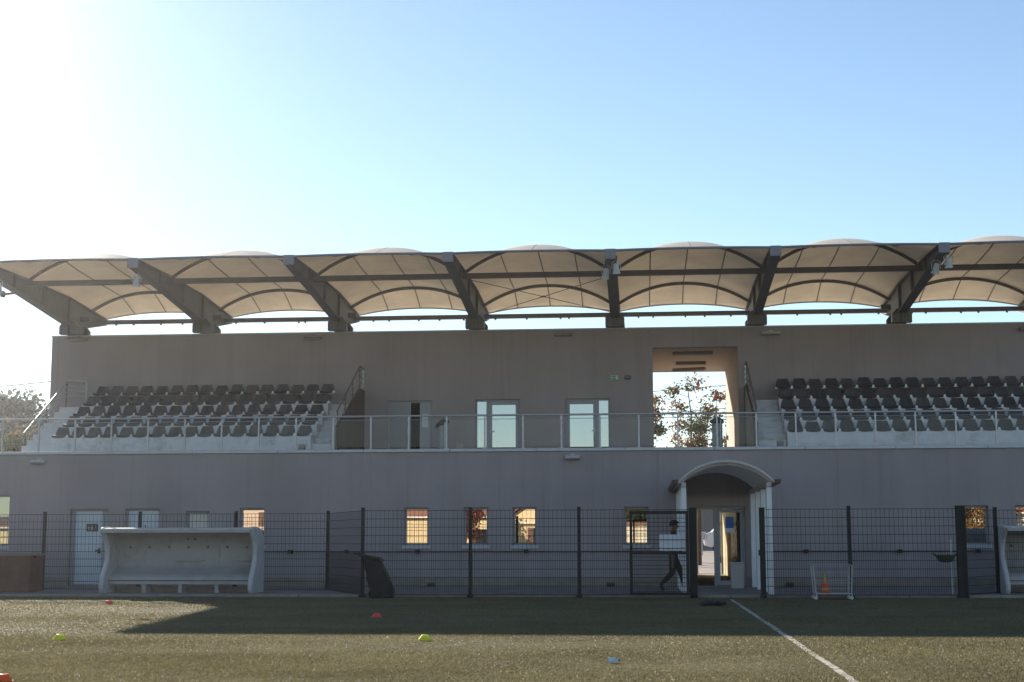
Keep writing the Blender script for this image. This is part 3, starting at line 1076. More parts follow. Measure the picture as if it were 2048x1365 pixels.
for k in range(7):
    a, b = RX[k] + 0.02, RX[k + 1] - 0.02
    c, hw = (a + b) / 2, (b - a) / 2
    NX, ylist = 28, [40.1, 40.35, 40.6, 40.9, 41.4, 42.0, 42.6, 43.0, 43.3, 43.6, 44.0, 44.6, 45.2, 45.9, 46.5, 47.2, 47.8, 48.2, 48.45, 48.7, 49.0, 49.4, 49.7, 49.95]
    m = MB()
    for yv in ylist:
        for i in range(NX + 1):
            s = i / NX * 2 - 1
            m.v.append((c + s * hw, yv, float(bay_z(s, yv))))
    for j in range(len(ylist) - 1):
        for i in range(NX):
            p = j * (NX + 1) + i
            m.f.append((p, p + NX + 1, p + NX + 2, p + 1))
    mb = m.build('membrane', 'membrane', CP, smooth=True)
    md = mb.modifiers.new('thick', 'SOLIDIFY')
    md.thickness = 0.004
    # welded seams running front to back
    for s in (-0.5, 0.0, 0.5):
        pts = [(c + s * hw, yv, float(bay_z(s, yv)) - 0.012) for yv in ylist]
        MB().tube(pts, 0.021, 6).build('seam', 'seam', mb)
    # hems front and back
    MB().tube([(c + (i / 20 * 2 - 1) * hw, 40.08, float(bay_z(i / 20 * 2 - 1, 40.1)) - 0.01) for i in range(21)], 0.035, 8).build('front_hem', 'steel_cap', mb, smooth=True)
    MB().tube([(c + (i / 20 * 2 - 1) * hw, 49.96, float(bay_z(i / 20 * 2 - 1, 49.95)) - 0.01) for i in range(21)], 0.025, 6).build('back_hem', 'seam', mb, smooth=True)
    for yv in (43.3, 48.45):
        pts = [(c + (i / 24 * 2 - 1) * (hw - 0.06), yv, float(bay_z(i / 24 * 2 - 1, yv)) - 0.062) for i in range(25)]
        MB().tube(pts, 0.054, 8).build('arch', 'steel', CP, smooth=True)
# cross bracing in one bay
xa, xb = RX[3] + 0.1, RX[4] - 0.1
ct = ((xa + xb) / 2, 46.2, 9.08)
br = MB()
for p in ((xa, 43.1, 9.15), (xb, 43.1, 9.15), (xa, 49.25, 9.0), (xb, 49.25, 9.0)):
    br.tube([p, ct], 0.011, 6)
bo = br.build('cross_brace', 'steel', CP)
MB().lathe((ct[0], ct[1], ct[2] - 0.015), [(0.10, 0), (0.10, 0.03)], 12).build('brace_disc', 'steel', bo)


# ------------------------------------------------------------------ lamps on the building
def floodlight(x, y, z, yawd, tilt, label):
    k_ = 0.74
    t = thing('floodlight', label, 'floodlight', (x, y, z), 'floodlights on the canopy rafters')
    q = Quaternion((0, 0, 1), math.radians(yawd)) @ Quaternion((1, 0, 0), math.radians(tilt))
    MB().lathe((x, y, z), [(r_ * k_, h_ * k_) for r_, h_ in ((0.0, 0.20), (0.07, 0.20), (0.10, 0.17), (0.115, 0.05), (0.125, -0.08), (0.135, -0.12))], 14).build('housing', 'lamp_grey', t, smooth=True, rot=q, about=(x, y, z))
    MB().lathe((x, y, z), [(r_ * k_, h_ * k_) for r_, h_ in ((0.135, -0.12), (0.165, -0.20), (0.15, -0.20), (0.12, -0.13))], 14, cap=False).build('hood', 'lamp_grey', t, smooth=True, rot=q, about=(x, y, z))
    MB().lathe((x, y, z), [(0.12 * k_, -0.135 * k_), (0.0, -0.13 * k_)], 14).build('lens', 'lamp_lens', t, rot=q, about=(x, y, z))
    MB().tube([(x - 0.12, y, z - 0.02), (x - 0.12, y, z + 0.17), (x, y, z + 0.24), (x + 0.12, y, z + 0.17), (x + 0.12, y, z - 0.02)], 0.011, 6).build('yoke', 'lamp_grey', t, smooth=True)
    MB().box(x - 0.03, x + 0.03, y - 0.03, y + 0.03, z + 0.23, z + 0.36).build('mount', 'steel', t)


floodlight(RX[1] + 0.02, 40.35, 8.74, 20, 20, 'grey can floodlight under the second rafter tip from the left')
floodlight(RX[4] + 0.16, 40.35, 8.86, -15, 12, 'brighter right hand can of the twin floodlights on the middle rafter')
floodlight(RX[4] - 0.14, 40.75, 8.80, 25, 25, 'left hand can of the twin floodlights on the middle rafter')
floodlight(RX[6] + 0.16, 40.35, 8.86, -20, 12, 'grey can floodlight under the right rafter tip, outer one')
floodlight(RX[6] - 0.10, 40.75, 8.78, 25, 22, 'grey can floodlight under the right rafter tip, tucked behind')
floodlight(RX[0] + 0.35, 40.6, 8.68, 20, 25, 'grey can floodlight cut by the left edge below the leftmost rafter')
t = thing('rafter_spotlight', 'small arm lamp sticking out below the leftmost rafter', 'lamp', (RX[0], 42.6, 8.7))
MB().tube([(RX[0], 42.6, 8.86), (RX[0] - 0.35, 42.5, 8.80)], 0.04, 8).build('arm', 'steel', t)
MB().box(RX[0] - 0.42, RX[0] - 0.34, 42.4, 42.6, 8.72, 8.9).build('head', 'steel', t)


def wall_light(x, z, w, y, label, material='lamp_body', tilt=0.0):
    t = thing('wall_light', label, 'wall light', (x, y, z), 'oblong lamps on the facade')
    MB().prism([(y, z - 0.055), (y, z + 0.055), (y - 0.08, z + 0.05), (y - 0.20, z + 0.015), (y - 0.20, z - 0.03), (y - 0.10, z - 0.065)], x - w / 2, x + w / 2, 'x').build('housing', material, t, bevel=0.02)
    MB().prism([(y - 0.03, z - 0.067), (y - 0.03, z - 0.075), (y - 0.10, z - 0.078), (y - 0.19, z - 0.045), (y - 0.19, z - 0.035), (y - 0.10, z - 0.068)], x - w / 2 + 0.04, x + w / 2 - 0.04, 'x').build('lens', 'lamp_lens', t)
    MB().box(x - 0.06, x + 0.06, y - 0.03, y, z + 0.056, z + 0.10).build('mount', material, t)


wall_light(-18.8, 8.04, 0.66, YU, 'oblong lamp at the left end of the parapet below the leftmost pier')
wall_light(-10.75, 7.98, 0.60, YU, 'dark oblong lamp on the upper wall above the end of the left seats')
wall_light(-2.46, 7.98, 0.56, YU, 'dark oblong lamp on the upper wall above the right glazed door')
wall_light(4.25, 7.92, 0.60, YU, 'pale oblong lamp on the upper wall just right of the passage', 'lamp_grey')
wall_light(12.35, 7.95, 0.6, YU, 'oblong lamp at the right edge of the upper wall')
wall_light(-16.96, 3.53, 0.42, YL, 'grey oblong lamp on the lower wall near the left edge', 'lamp_grey')
wall_light(-1.85, 3.555, 0.40, YL, 'grey oblong lamp on the lower wall below the glazed doors', 'lamp_grey')
t = thing('exit_sign', 'small green and white emergency exit sign on the upper wall', 'sign', (-0.82, YU, 6.52))
MB().box(-0.95, -0.69, YU - 0.05, YU, 6.45, 6.60).build('casing', 'white_plain', t, bevel=0.005)
fc = MB().box(-0.94, -0.70, YU - 0.054, YU - 0.05, 6.46, 6.59).build('face', 'exit_green', t)
p = MB()
yq = YU - 0.058
p.lathe((-0.875, yq, 6.565), [(0.011, 0), (0.011, 0.003)], 8, 'y')
p.tube([(-0.88, yq + 0.001, 6.55), (-0.89, yq + 0.001, 6.51), (-0.865, yq + 0.001, 6.49), (-0.875, yq + 0.001, 6.47)], 0.009, 5)
p.tube([(-0.89, yq + 0.001, 6.51), (-0.915, yq + 0.001, 6.485)], 0.008, 5)
p.tube([(-0.905, yq + 0.001, 6.535), (-0.855, yq + 0.001, 6.535)], 0.007, 5)
p.prism([(-0.84, 6.532), (-0.795, 6.532), (-0.795, 6.55), (-0.77, 6.525), (-0.795, 6.50), (-0.795, 6.518), (-0.84, 6.518)], yq, yq + 0.003, 'y')
p.box(-0.755, -0.715, yq, yq + 0.003, 6.47, 6.58)
p.build('pictogram', 'white_plain', fc)
t = thing('alarm_box', 'small dark box on the upper wall beside the exit sign', 'box', (-0.37, YU, 6.53))
MB().box(-0.46, -0.29, YU - 0.09, YU, 6.47, 6.59).build('casing', 'black_plastic', t, bevel=0.01)
MB().box(-0.44, -0.31, YU - 0.094, YU - 0.09, 6.49, 6.57).build('grille', 'lamp_body', t)

# ------------------------------------------------------------------ rail along the lower wall
t = thing('wall_rail', 'thin dark rail with black clamps along the lower wall', 'rail', (0, YL - 0.12, 1.0))
MB().tube([(-10.6, YL - 0.12, 1.0), (0.6, YL - 0.12, 1.0)], 0.012, 6).build('rail', 'fence_wire', t)
MB().tube([(3.2, YL - 0.12, 1.0), (12.5, YL - 0.12, 1.0)], 0.012, 6).build('rail', 'fence_wire', t)
for x in (-9.66, -8.09, -6.11, -3.13, 4.38, 6.85, 8.88, 11.2):
    MB().box(x - 0.06, x + 0.06, YL - 0.16, YL, 0.955, 1.045).build('clamp', 'black_plastic', t, bevel=0.02)
# ------------------------------------------------------------------ mesh fences
def mesh_panel(parent, a, b, z0=0.05, z1=2.0, split=1.02):
    a, b = Vector((a[0], a[1], 0)), Vector((b[0], b[1], 0))
    L = (b - a).length
    d = (b - a) / L
    m = MB()
    zs = np.linspace(z0 + 0.02, z1 - 0.008, max(2, int(round((z1 - z0) / 0.2)) + 1))
    for z in zs:
        m.bar(a + Vector((0, 0, z)), b + Vector((0, 0, z)), 0.012, 0.012)
    n = int(L / 0.05)
    for i in range(n + 1):
        p = a + d * (L * i / n)
        top = z1 if i % 2 == 0 else split
        m.bar(p + Vector((0, 0, z0)), p + Vector((0, 0, top)), 0.0065, 0.0065, up=tuple(d))
    return m.build('mesh_panel', 'fence_wire', parent)


def post(parent, x, y, w=0.062, z=2.05, d=None):
    d = d or w
    p = MB().box(x - w / 2, x + w / 2, y - d / 2, y + d / 2, 0.0, z).build('post', 'fence_post', parent, bevel=0.006)
    MB().box(x - w / 2 - 0.004, x + w / 2 + 0.004, y - d / 2 - 0.004, y + d / 2 + 0.004, z, z + 0.012).build('cap', 'fence_post', p)
    MB().box(x - 0.07, x + 0.07, y - 0.07, y + 0.07, 0.0, ZA + 0.01).build('foot', 'fence_post', p)
    return p


fl = thing('mesh_fence', 'dark wire mesh fence set back behind the left dugout', 'fence', (-12, 37.2, 0))
LX = [-20.6, -18.09, -15.56, -13.0, -10.45, -8.03]
for a, b in zip(LX[:-1], LX[1:]):
    mesh_panel(fl, (a, 37.2), (b, 37.2))
mesh_panel(fl, (-8.03, 37.2), (-6.50, YF + 0.05))
for x in LX:
    post(fl, x, 37.2, 0.075)
fc_ = thing('mesh_fence', 'dark wire mesh fence between the leaning bin and the open gate', 'fence', (-3, YF, 0))
CX = [-6.46, -3.94, -1.43, 1.07]
for a, b in zip(CX[:-1], CX[1:]):
    mesh_panel(fc_, (a, YF), (b, YF))
for x in CX[:-1]:
    post(fc_, x, YF, 0.075)
fr_ = thing('mesh_fence', 'dark wire mesh fence right of the porch, running past the trolley', 'fence', (5, YF, 0))
mesh_panel(fr_, (2.78, YF), (4.68, YF))
mesh_panel(fr_, (4.68, YF), (7.1, YF + 0.1))
mesh_panel(fr_, (7.25, YF + 0.3), (8.36, 35.66))
mesh_panel(fr_, (8.36, 35.66), (10.86, 35.66))
mesh_panel(fr_, (10.86, 35.66), (13.36, 35.66))
post(fr_, 4.68, YF, 0.075)
post(fr_, 7.12, YF + 0.1, 0.11)
post(fr_, 7.24, YF + 0.22, 0.11)
post(fr_, 8.36, 35.66, 0.08)
post(fr_, 10.86, 35.66, 0.08)

gt = thing('mesh_gate', 'open mesh gate leaf with a white sheet folded back against the fence', 'gate', (1.1, YF - 0.2, 0))
gy = YF - 0.22
MB().box(-0.27, -0.21, gy - 0.025, gy + 0.025, 0.08, 1.96).box(1.0, 1.06, gy - 0.025, gy + 0.025, 0.08, 1.96).box(-0.21, 1.0, gy - 0.025, gy + 0.025, 1.90, 1.96).box(-0.21, 1.0, gy - 0.025, gy + 0.025, 0.98, 1.05).box(-0.21, 1.0, gy - 0.025, gy + 0.025, 0.08, 0.13).build('gate_frame', 'fence_post', gt, bevel=0.006)
mesh_panel(gt, (-0.21, gy), (1.0, gy), 0.13, 1.90, 0.98)
MB().box(0.40, 0.99, gy + 0.03, gy + 0.036, 1.06, 1.425).build('white_sheet', 'paper', gt)
post(gt, 1.17, YF - 0.02, 0.17, 2.02, 0.14)
post(gt, 2.73, YF - 0.02, 0.12, 2.02, 0.12)
MB().box(2.64, 2.67, YF - 0.08, YF + 0.02, 0.95, 1.08).build('latch', 'fence_post', gt)

# ------------------------------------------------------------------ entrance porch
P = thing('entrance_porch', 'barrel vaulted entrance porch on white posts in front of the glass door', 'porch', (2.0, 37, ZA))
PY = [34.62, 36.3, 38.0, 39.72]
for yy in PY:
    for x in (1.0, 2.98):
        MB().box(x - 0.06, x + 0.06, yy - 0.055, yy + 0.055, ZA, 2.53).build('post', 'porch_white', P, bevel=0.008)
for x in (1.0, 2.98):
    MB().box(x - 0.055, x + 0.055, 34.5, YL - 0.002, 2.533, 2.64).build('wall_plate', 'porch_vault', P, bevel=0.006)


def arc(n, hw, z0, rise):
    R = (hw * hw + rise * rise) / (2 * rise)
    zc = z0 + rise - R
    am = math.asin(hw / R)
    return [(1.99 + R * math.sin(-am + 2 * am * i / n), zc + R * math.cos(-am + 2 * am * i / n)) for i in range(n + 1)]


o_, i_ = arc(24, 1.14, 2.64, 0.52), arc(24, 1.10, 2.62, 0.485)
MB().prism(o_ + i_[::-1], 34.45, YL - 0.002, 'y').build('vault', 'porch_vault', P, smooth=True)
for yy in PY[:1]:
    o2, i2 = arc(24, 1.095, 2.62, 0.48), arc(24, 1.05, 2.60, 0.44)
    MB().prism(o2 + i2[::-1], yy - 0.03, yy + 0.03, 'y').build('rib', 'porch_vault', P, smooth=True)
for x, s in ((0.80, -1), (3.18, 1)):
    MB().prism([(x - 0.06, 2.60), (x + 0.06, 2.60), (x + 0.07, 2.70), (x - 0.07, 2.70)], 34.4, YL - 0.002, 'y').build('gutter', 'porch_gutter', P, bevel=0.01)
MB().tube([(3.10, 34.5, 2.66), (3.10, 34.5, 2.53)], 0.03, 8).build('downpipe', 'porch_gutter', P)

t = thing('white_bin', 'white rectangular box standing by the glass entrance door', 'bin', (2.47, 38.8, ZA))
MB().prism([(2.31, ZA), (2.63, ZA), (2.645, 0.68), (2.295, 0.68)], 38.65, 38.95, 'y').build('body', 'bin_white', t, bevel=0.015)
MB().box(2.285, 2.655, 38.64, 38.96, 0.68, 0.73).build('lid', 'bin_white', t, bevel=0.012)

# ------------------------------------------------------------------ dugouts
def dugout(x0, x1, label, dy=0.0):
    t = thing('dugout', label, 'dugout', ((x0 + x1) / 2, 35.3 + dy, 0), 'team dugouts by the pitch')
    line = [(34.73, 1.50), (34.73, 1.575), (34.80, 1.60), (35.2, 1.61), (35.5, 1.56), (35.70, 1.42), (35.78, 1.2), (35.79, 0.95), (35.74, 0.72), (35.66, 0.62), (35.30, 0.50), (35.16, 0.455), (35.11, 0.41), (35.11, 0.345)]
    line = [(a + dy, b) for a, b in line]
    MB().sheet(line, 0.035, x0 + 0.085, x1 - 0.085).build('shell', 'dugout_shaded', t, smooth=True)
    MB().tube([(x0 + 0.02, 34.735 + dy, 1.575), (x1 - 0.02, 34.735 + dy, 1.575)], 0.03, 8).build('roof_lip', 'dugout_lit', t, smooth=True)
    side = [(34.72, 1.60), (34.74, 1.52), (34.90, 1.38), (35.05, 1.22), (35.12, 1.05), (35.10, 0.88), (34.98, 0.68), (34.84, 0.50), (34.75, 0.32), (34.73, 0.18), (34.78, 0.07), (34.88, 0.01), (35.86, 0.01), (35.86, 1.2), (35.80, 1.42), (35.56, 1.60), (35.2, 1.645), (34.8, 1.635)]
    side = [(a + dy, b) for a, b in side]
    for a in (x0, x1 - 0.12):
        MB().prism(side, a, a + 0.12, 'x').build('side_panel', 'dugout_lit', t, bevel=0.045, smooth=True)
    MB().box(x0 + 0.1, x1 - 0.1, 35.075 + dy, 35.09 + dy, 0.335, 0.35).build('bench_edge', 'black_rubber', t)
    w = (x1 - x0 - 0.17) / 4
    for k in range(5):
        x = x0 + 0.085 + w * k
        if 0 < k < 4:
            MB().prism([(x - 0.10, 0.34), (x + 0.10, 0.34), (x + 0.045, 0.20), (x + 0.06, 0.01), (x - 0.06, 0.01), (x - 0.045, 0.20)], 35.16 + dy, 35.6 + dy, 'y').build('bench_leg', 'dugout_shaded', t, bevel=0.015)
    MB().box(x0 + 0.1, x1 - 0.1, 35.10 + dy, 35.14 + dy, 0.25, 0.336).build('bench_apron', 'dugout_shaded', t, bevel=0.01)
    MB().box(x0 + 0.1, x1 - 0.1, 35.55 + dy, 35.60 + dy, 0.01, 0.18).build('back_skirt', 'lamp_body', t, bevel=0.01)  # dark grey puts the shade under the bench into the colour
    n = 7
    for k in range(n):
        x = x0 + 0.42 + (x1 - x0 - 0.84) * k / (n - 1)
        MB().lathe((x, 35.765 + dy, 1.15), [(0.035, 0.0), (0.035, -0.02), (0.015, -0.05)], 8, 'y').build('coat_hook', 'lamp_body', t)
    # moulded joints between shell sections
    for fx in (0.365, 0.70):
        x = x0 + (x1 - x0) * fx
        jl = [(a - 0.01, b - 0.004) for a, b in line[5:12]]
        MB().sheet(jl, 0.045, x - 0.02, x + 0.02).build('joint_rib', 'dugout_shaded', t, smooth=True)
    for fx, w2 in ((0.42, 0.72), (0.80, 0.5)):
        x = x0 + (x1 - x0) * fx
        MB().box(x, x + w2, 35.66 + dy, 35.78 + dy, 0.80, 0.83).build('back_ledge', 'dugout_shaded', t, bevel=0.006)
    # flaked patches and holes
    for fx, zz, r in ((0.50, 1.36, 0.035), (0.545, 1.345, 0.03)):
        x = x0 + (x1 - x0) * fx
        MB().lathe((x, 35.715 + dy, zz), [(r, 0.02), (r, -0.012)], 8, 'y').build('vent_hole', 'sign_black', t)
    return t


dugout(-13.14, -9.33, 'white moulded dugout with curved sides in front of the set back fence')
dugout(8.40, 12.49, 'white dugout cut by the right edge of the picture', 0.35)

# ------------------------------------------------------------------ storage box at left
t = thing('storage_box', 'brown timber storage box at the left edge beside the fence', 'box', (-16.0, 35.5, 0))
for k in range(5):
    MB().box(-17.0, -15.06, 35.2, 35.23, 0.06 + k * 0.178, 0.06 + k * 0.178 + 0.172).build('board', 'timber_brown', t, bevel=0.005)
    MB().box(-15.09, -15.05, 35.235, 36.0, 0.06 + k * 0.178, 0.06 + k * 0.178 + 0.172).build('board', 'timber_brown', t, bevel=0.005)
MB().box(-16.95, -15.1, 35.24, 36.0, 0.03, 0.93).build('carcass', 'timber_brown', t)
MB().box(-17.05, -15.03, 35.15, 36.05, 0.952, 1.0).build('lid', 'timber_lid', t, bevel=0.008)
MB().box(-15.03, -14.96, 35.3, 35.36, 0.90, 0.94).build('latch', 'black_plastic', t)
MB().box(-16.9, -15.15, 35.3, 35.9, 0.0, 0.03).build('base', 'black_rubber', t)

# ------------------------------------------------------------------ leaning wheelie bin
t = thing('wheelie_bin', 'black wheelie bin leaning towards the fence post with its lid ajar', 'bin', (-5.9, 33.4, 0))
poly = [(-6.06, 0.0), (-5.70, 0.0), (-5.665, 0.08), (-5.72, 0.30), (-5.80, 0.50), (-5.99, 0.86), (-6.33, 0.935), (-6.31, 0.75), (-6.25, 0.42), (-6.20, 0.24), (-6.12, 0.10)]
MB().prism(poly, 33.16, 33.62, 'y').build('body', 'black_plastic', t, bevel=0.03)
MB().prism([(-6.40, 0.985), (-6.05, 0.925), (-5.98, 0.905), (-5.92, 0.83), (-5.96, 0.82), (-6.02, 0.865), (-6.08, 0.885), (-6.39, 0.955)], 33.13, 33.65, 'y').build('lid', 'black_plastic', t, bevel=0.012)
MB().tube([(-6.50, 33.2, 1.0), (-6.55, 33.2, 1.01), (-6.55, 33.58, 1.01), (-6.50, 33.58, 1.0)], 0.016, 6).build('handle', 'black_plastic', t)
MB().bar((-6.34, 33.22, 0.93), (-6.52, 33.22, 1.0), 0.02, 0.03).bar((-6.34, 33.56, 0.93), (-6.52, 33.56, 1.0), 0.02, 0.03).build('handle_arm', 'black_plastic', t)
for yy in (33.12, 33.62):
    MB().lathe((-6.10, yy, 0.10), [(0.09, 0.0), (0.10, 0.01), (0.10, 0.04), (0.09, 0.05)], 14, 'y').build('wheel', 'black_rubber', t)

# ------------------------------------------------------------------ ball trolley with cones
t = thing('equipment_trolley', 'white wire trolley on castors standing in front of the fence', 'trolley', (4.18, 33.15, 0))
for x, sx in ((3.80, -0.05), (4.57, 0.03)):
    for yy in (32.9, 33.35):
        MB().tube([(x + sx, yy, 0.74), (x, yy, 0.13)], 0.017, 8).build('upright', 'trolley_grey', t, smooth=True)
    MB().tube([(x + sx, 32.9, 0.74), (x + sx, 33.35, 0.74)], 0.015, 8).build('end_rail', 'trolley_grey', t, smooth=True)
    MB().tube([(x + sx * 0.5, 32.9, 0.43), (x + sx * 0.5, 33.35, 0.43)], 0.012, 6).build('end_rail', 'trolley_grey', t)
    for yy in (32.9, 33.35):
        c = MB().lathe((x, yy - 0.012, 0.04), [(0.035, 0), (0.042, 0.004), (0.042, 0.02), (0.035, 0.024)], 10, 'y').build('castor', 'lamp_grey', t)
        MB().bar((x, yy, 0.04), (x + 0.02, yy, 0.13), 0.03, 0.02).build('fork', 'lamp_grey', c)
MB().box(3.80, 4.57, 32.88, 33.37, 0.115, 0.14).build('shelf', 'trolley_grey', t, bevel=0.006)
m = MB()
for i in range(19):
    x = 3.78 + i * 0.043
    m.tube([(x, 33.36, 0.14), (x, 33.36, 0.76)], 0.0045, 4)
for z in (0.40, 0.58, 0.76):
    m.tube([(3.76, 33.36, z), (4.6, 33.36, z)], 0.007, 5)
m.build('back_grille', 'trolley_grey', t)
m = MB()
for z in (0.24, 0.36):
    m.tube([(3.80, 32.89, z), (4.57, 32.89, z)], 0.006, 5)
m.build('front_wires', 'trolley_grey', t)
t = thing('traffic_cone', 'orange and yellow cone standing inside the wire trolley', 'cone', (4.02, 33.1, 0.14))
MB().box(3.91, 4.13, 32.99, 33.21, 0.142, 0.175).build('base', 'cone_orange', t, bevel=0.012)
MB().lathe((4.02, 33.1, 0.175), [(0.095, 0), (0.088, 0.03)], 16).build('lower_band', 'cone_orange', t, smooth=True)
MB().lathe((4.02, 33.1, 0.205), [(0.088, 0), (0.078, 0.045)], 16).build('pale_band', 'cone_yellow', t, smooth=True)
MB().lathe((4.02, 33.1, 0.25), [(0.10, 0), (0.072, 0.13)], 16).build('stacked_cone', 'cone_orange', t, smooth=True)
MB().lathe((4.02, 33.1, 0.38), [(0.036, 0), (0.02, 0.12), (0.014, 0.24)], 12).build('tip', 'cone_yellow', t, smooth=True)

# ------------------------------------------------------------------ basin on a post
t = thing('basin_post', 'shallow dark basin clamped to a thin grey post behind the right fence', 'basin', (7.17, 35.0, ZA))
MB().box(7.15, 7.19, 34.98, 35.02, ZA, 1.30).build('post', 'galv', t)
MB().lathe((7.02, 34.9, 0.78), [(0.10, 0.0), (0.17, 0.03), (0.215, 0.12), (0.22, 0.17), (0.20, 0.17), (0.16, 0.06)], 20, cap=False).lathe((7.02, 34.9, 0.78), [(0.10, 0.0), (0.0, 0.002)], 20).build('bowl', 'basin_green', t, smooth=True)
for s in (-1, 1):
    MB().tube([(7.02 + s * 0.21, 34.84, 0.93), (7.02 + s * 0.27, 34.86, 0.97), (7.02 + s * 0.27, 34.94, 0.97), (7.02 + s * 0.21, 34.96, 0.93)], 0.02, 6).build('handle', 'basin_green', t)

# ------------------------------------------------------------------ litter bag stands on the terrace
def litter(x, y, label, flop):
    t = thing('litter_stand', label, 'litter stand', (x, y, 3.79), 'clear bag litter stands on the terrace')
    MB().tube([(x + 0.10, y - 0.19, 3.80), (x + 0.10, y - 0.19, 4.93)], 0.028, 8).build('pole', 'galv', t, smooth=True)
    MB().lathe((x + 0.10, y - 0.19, 3.79), [(0.12, 0), (0.12, 0.02)], 14).build('base_plate', 'galv', t)
    m = MB()
    n = 18
    prof = [(0.155, 4.86), (0.165, 4.78), (0.16, 4.5), (0.168, 4.2), (0.15, 3.98), (0.08, 3.90)]
    for (r, z) in prof:
        for j in range(n):
            a = 2 * math.pi * j / n
            rr = r * (1 + 0.05 * math.sin(5 * a + z * 9) + 0.03 * math.sin(3 * a - z * 17))
            m.v.append((x + rr * math.cos(a), y + rr * math.sin(a), z))
    for k in range(len(prof) - 1):
        for j in range(n):
            a, b = k * n + j, k * n + (j + 1) % n
            m.f.append((a, a + n, b + n, b))
    m.build('clear_bag', 'bag_film', t, smooth=True)
    m = MB()
    prof = [(0.19, -0.06), (0.215, -0.02), (0.20, 0.05), (0.12, 0.10), (0.03, 0.16)]
    for (r, z) in prof:
        for j in range(n):
            a = 2 * math.pi * j / n
            rr = r * (1 + 0.08 * math.sin(4 * a + r * 30))
            m.v.append((x + rr * math.cos(a), y + rr * math.sin(a), 4.90 + z + flop * rr * math.cos(a) + 0.015 * math.sin(7 * a)))
    for k in range(len(prof) - 1):
        for j in range(n):
            a, b = k * n + j, k * n + (j + 1) % n
            m.f.append((a, b, b + n, a + n))
    m.f.append(tuple((len(prof) - 1) * n + j for j in range(n)))
    m.build('black_hood', 'bag_black', t, smooth=True)
    return t


litter(2.36, 45.0, 'litter stand with clear bag and dark hood in the passage opening', 0.0)
m = MB()
n = 14
for i in range(7):
    ph = math.pi * (i + 0.15) / 6.5 * 0.5
    for j in range(n):
        a = 2 * math.pi * j / n
        m.v.append((-5.55 + 0.30 * math.cos(ph) * math.cos(a) * (1 + .12 * math.sin(3 * a)), 44.6 + 0.2 * math.cos(ph) * math.sin(a), 3.79 + 0.47 * math.sin(ph)))
for i in range(6):
    for j in range(n):
        a, b = i * n + j, i * n + (j + 1) % n
        m.f.append((a, b, b + n, a + n))
m.f.append(tuple(6 * n + j for j in range(n)))
tag(m.build('sack', 'sack_beige', smooth=True), 'beige sack lying on the terrace right of the drooping litter stand', 'sack')
litter(-6.14, 45.0, 'litter stand with drooping dark hood outside the ajar double door', 0.35)

# ------------------------------------------------------------------ pitch markers and small things on the grass
def marker(x, y, material, label, tilt=0.0, r=0.088):
    t = thing('disc_marker', label, 'marker cone', (x, y, 0.0), 'training marker discs on the pitch')
    q = Quaternion((0.3, 1, 0), tilt)
    MB().lathe((x, y, 0.012), [(r, 0.0), (r * 0.98, 0.006), (r * 0.55, 0.062), (r * 0.36, 0.066), (r * 0.34, 0.058), (r * 0.52, 0.054), (r * 0.93, 0.0)], 24, cap=False).build('dome', material, t, smooth=True, rot=q, about=(x, y, 0.012))
    MB().lathe((x, y, 0.012), [(r + 0.006, -0.004), (r + 0.006, 0.003), (r - 0.01, 0.003), (r - 0.01, -0.004)], 24, cap=False).build('rim', material, t, rot=q, about=(x, y, 0.012))


marker(-11.06, 29.9, 'marker_red', 'red disc marker on sunlit turf below the left dugout', 0.1)
marker(-4.52, 24.95, 'marker_red', 'red disc marker lying in the roof shadow')
marker(-7.72, 19.1, 'marker_yellow', 'yellow disc marker on sunlit turf at far left', 0.15)
marker(-2.85, 19.3, 'marker_yellow', 'yellow disc marker just in front of the shadow edge', 0.12)
marker(-5.97, 13.45, 'marker_orange', 'orange disc marker cut off at the bottom left corner')
t = thing('plastic_bottle', 'small pale blue plastic bottle lying on the sunlit turf', 'bottle', (-0.34, 15.9, 0))
MB().lathe((-0.37, 15.9, 0.035), [(0.0, 0.0), (0.027, 0.0), (0.03, 0.008), (0.027, 0.035), (0.03, 0.07), (0.012, 0.095), (0.010, 0.105)], 12, 'x').build('body', 'blue_cup', t, smooth=True)
MB().lathe((-0.265, 15.9, 0.035), [(0.014, 0), (0.014, 0.015)], 10, 'x').build('cap', 'blue_sign', t)
# dark bag on the grass by the gate
t = thing('kit_bag', 'black holdall lying on the grass in front of the entrance', 'bag', (1.40, 29.7, 0))
m = MB()
n = 14
for i in range(11):
    s = i / 10 * 2 - 1
    r = (1 - abs(s) ** 4) * 0.09 + 0.012
    for j in range(n):
        a = 2 * math.pi * j / n
        zz = 0.055 + r * 0.62 * math.sin(a) * (1 + 0.1 * math.sin(6 * s))
        m.v.append((1.40 + s * 0.27 + 0.015 * math.sin(3 * a), 29.7 + r * 1.4 * math.cos(a), max(0.004, zz + 0.012 * math.sin(5 * s + 2 * a))))
for i in range(10):
    for j in range(n):
        a, b = i * n + j, i * n + (j + 1) % n
        m.f.append((a, b, b + n, a + n))
m.f.append(tuple(range(n))[::-1])
m.f.append(tuple(10 * n + j for j in range(n)))
m.build('body', 'bag_black', t, smooth=True)
MB().tube([(1.28, 29.60, 0.10), (1.30, 29.54, 0.11), (1.40, 29.51, 0.06), (1.50, 29.54, 0.11), (1.52, 29.60, 0.10)], 0.01, 6).build('strap', 'bag_black', t)

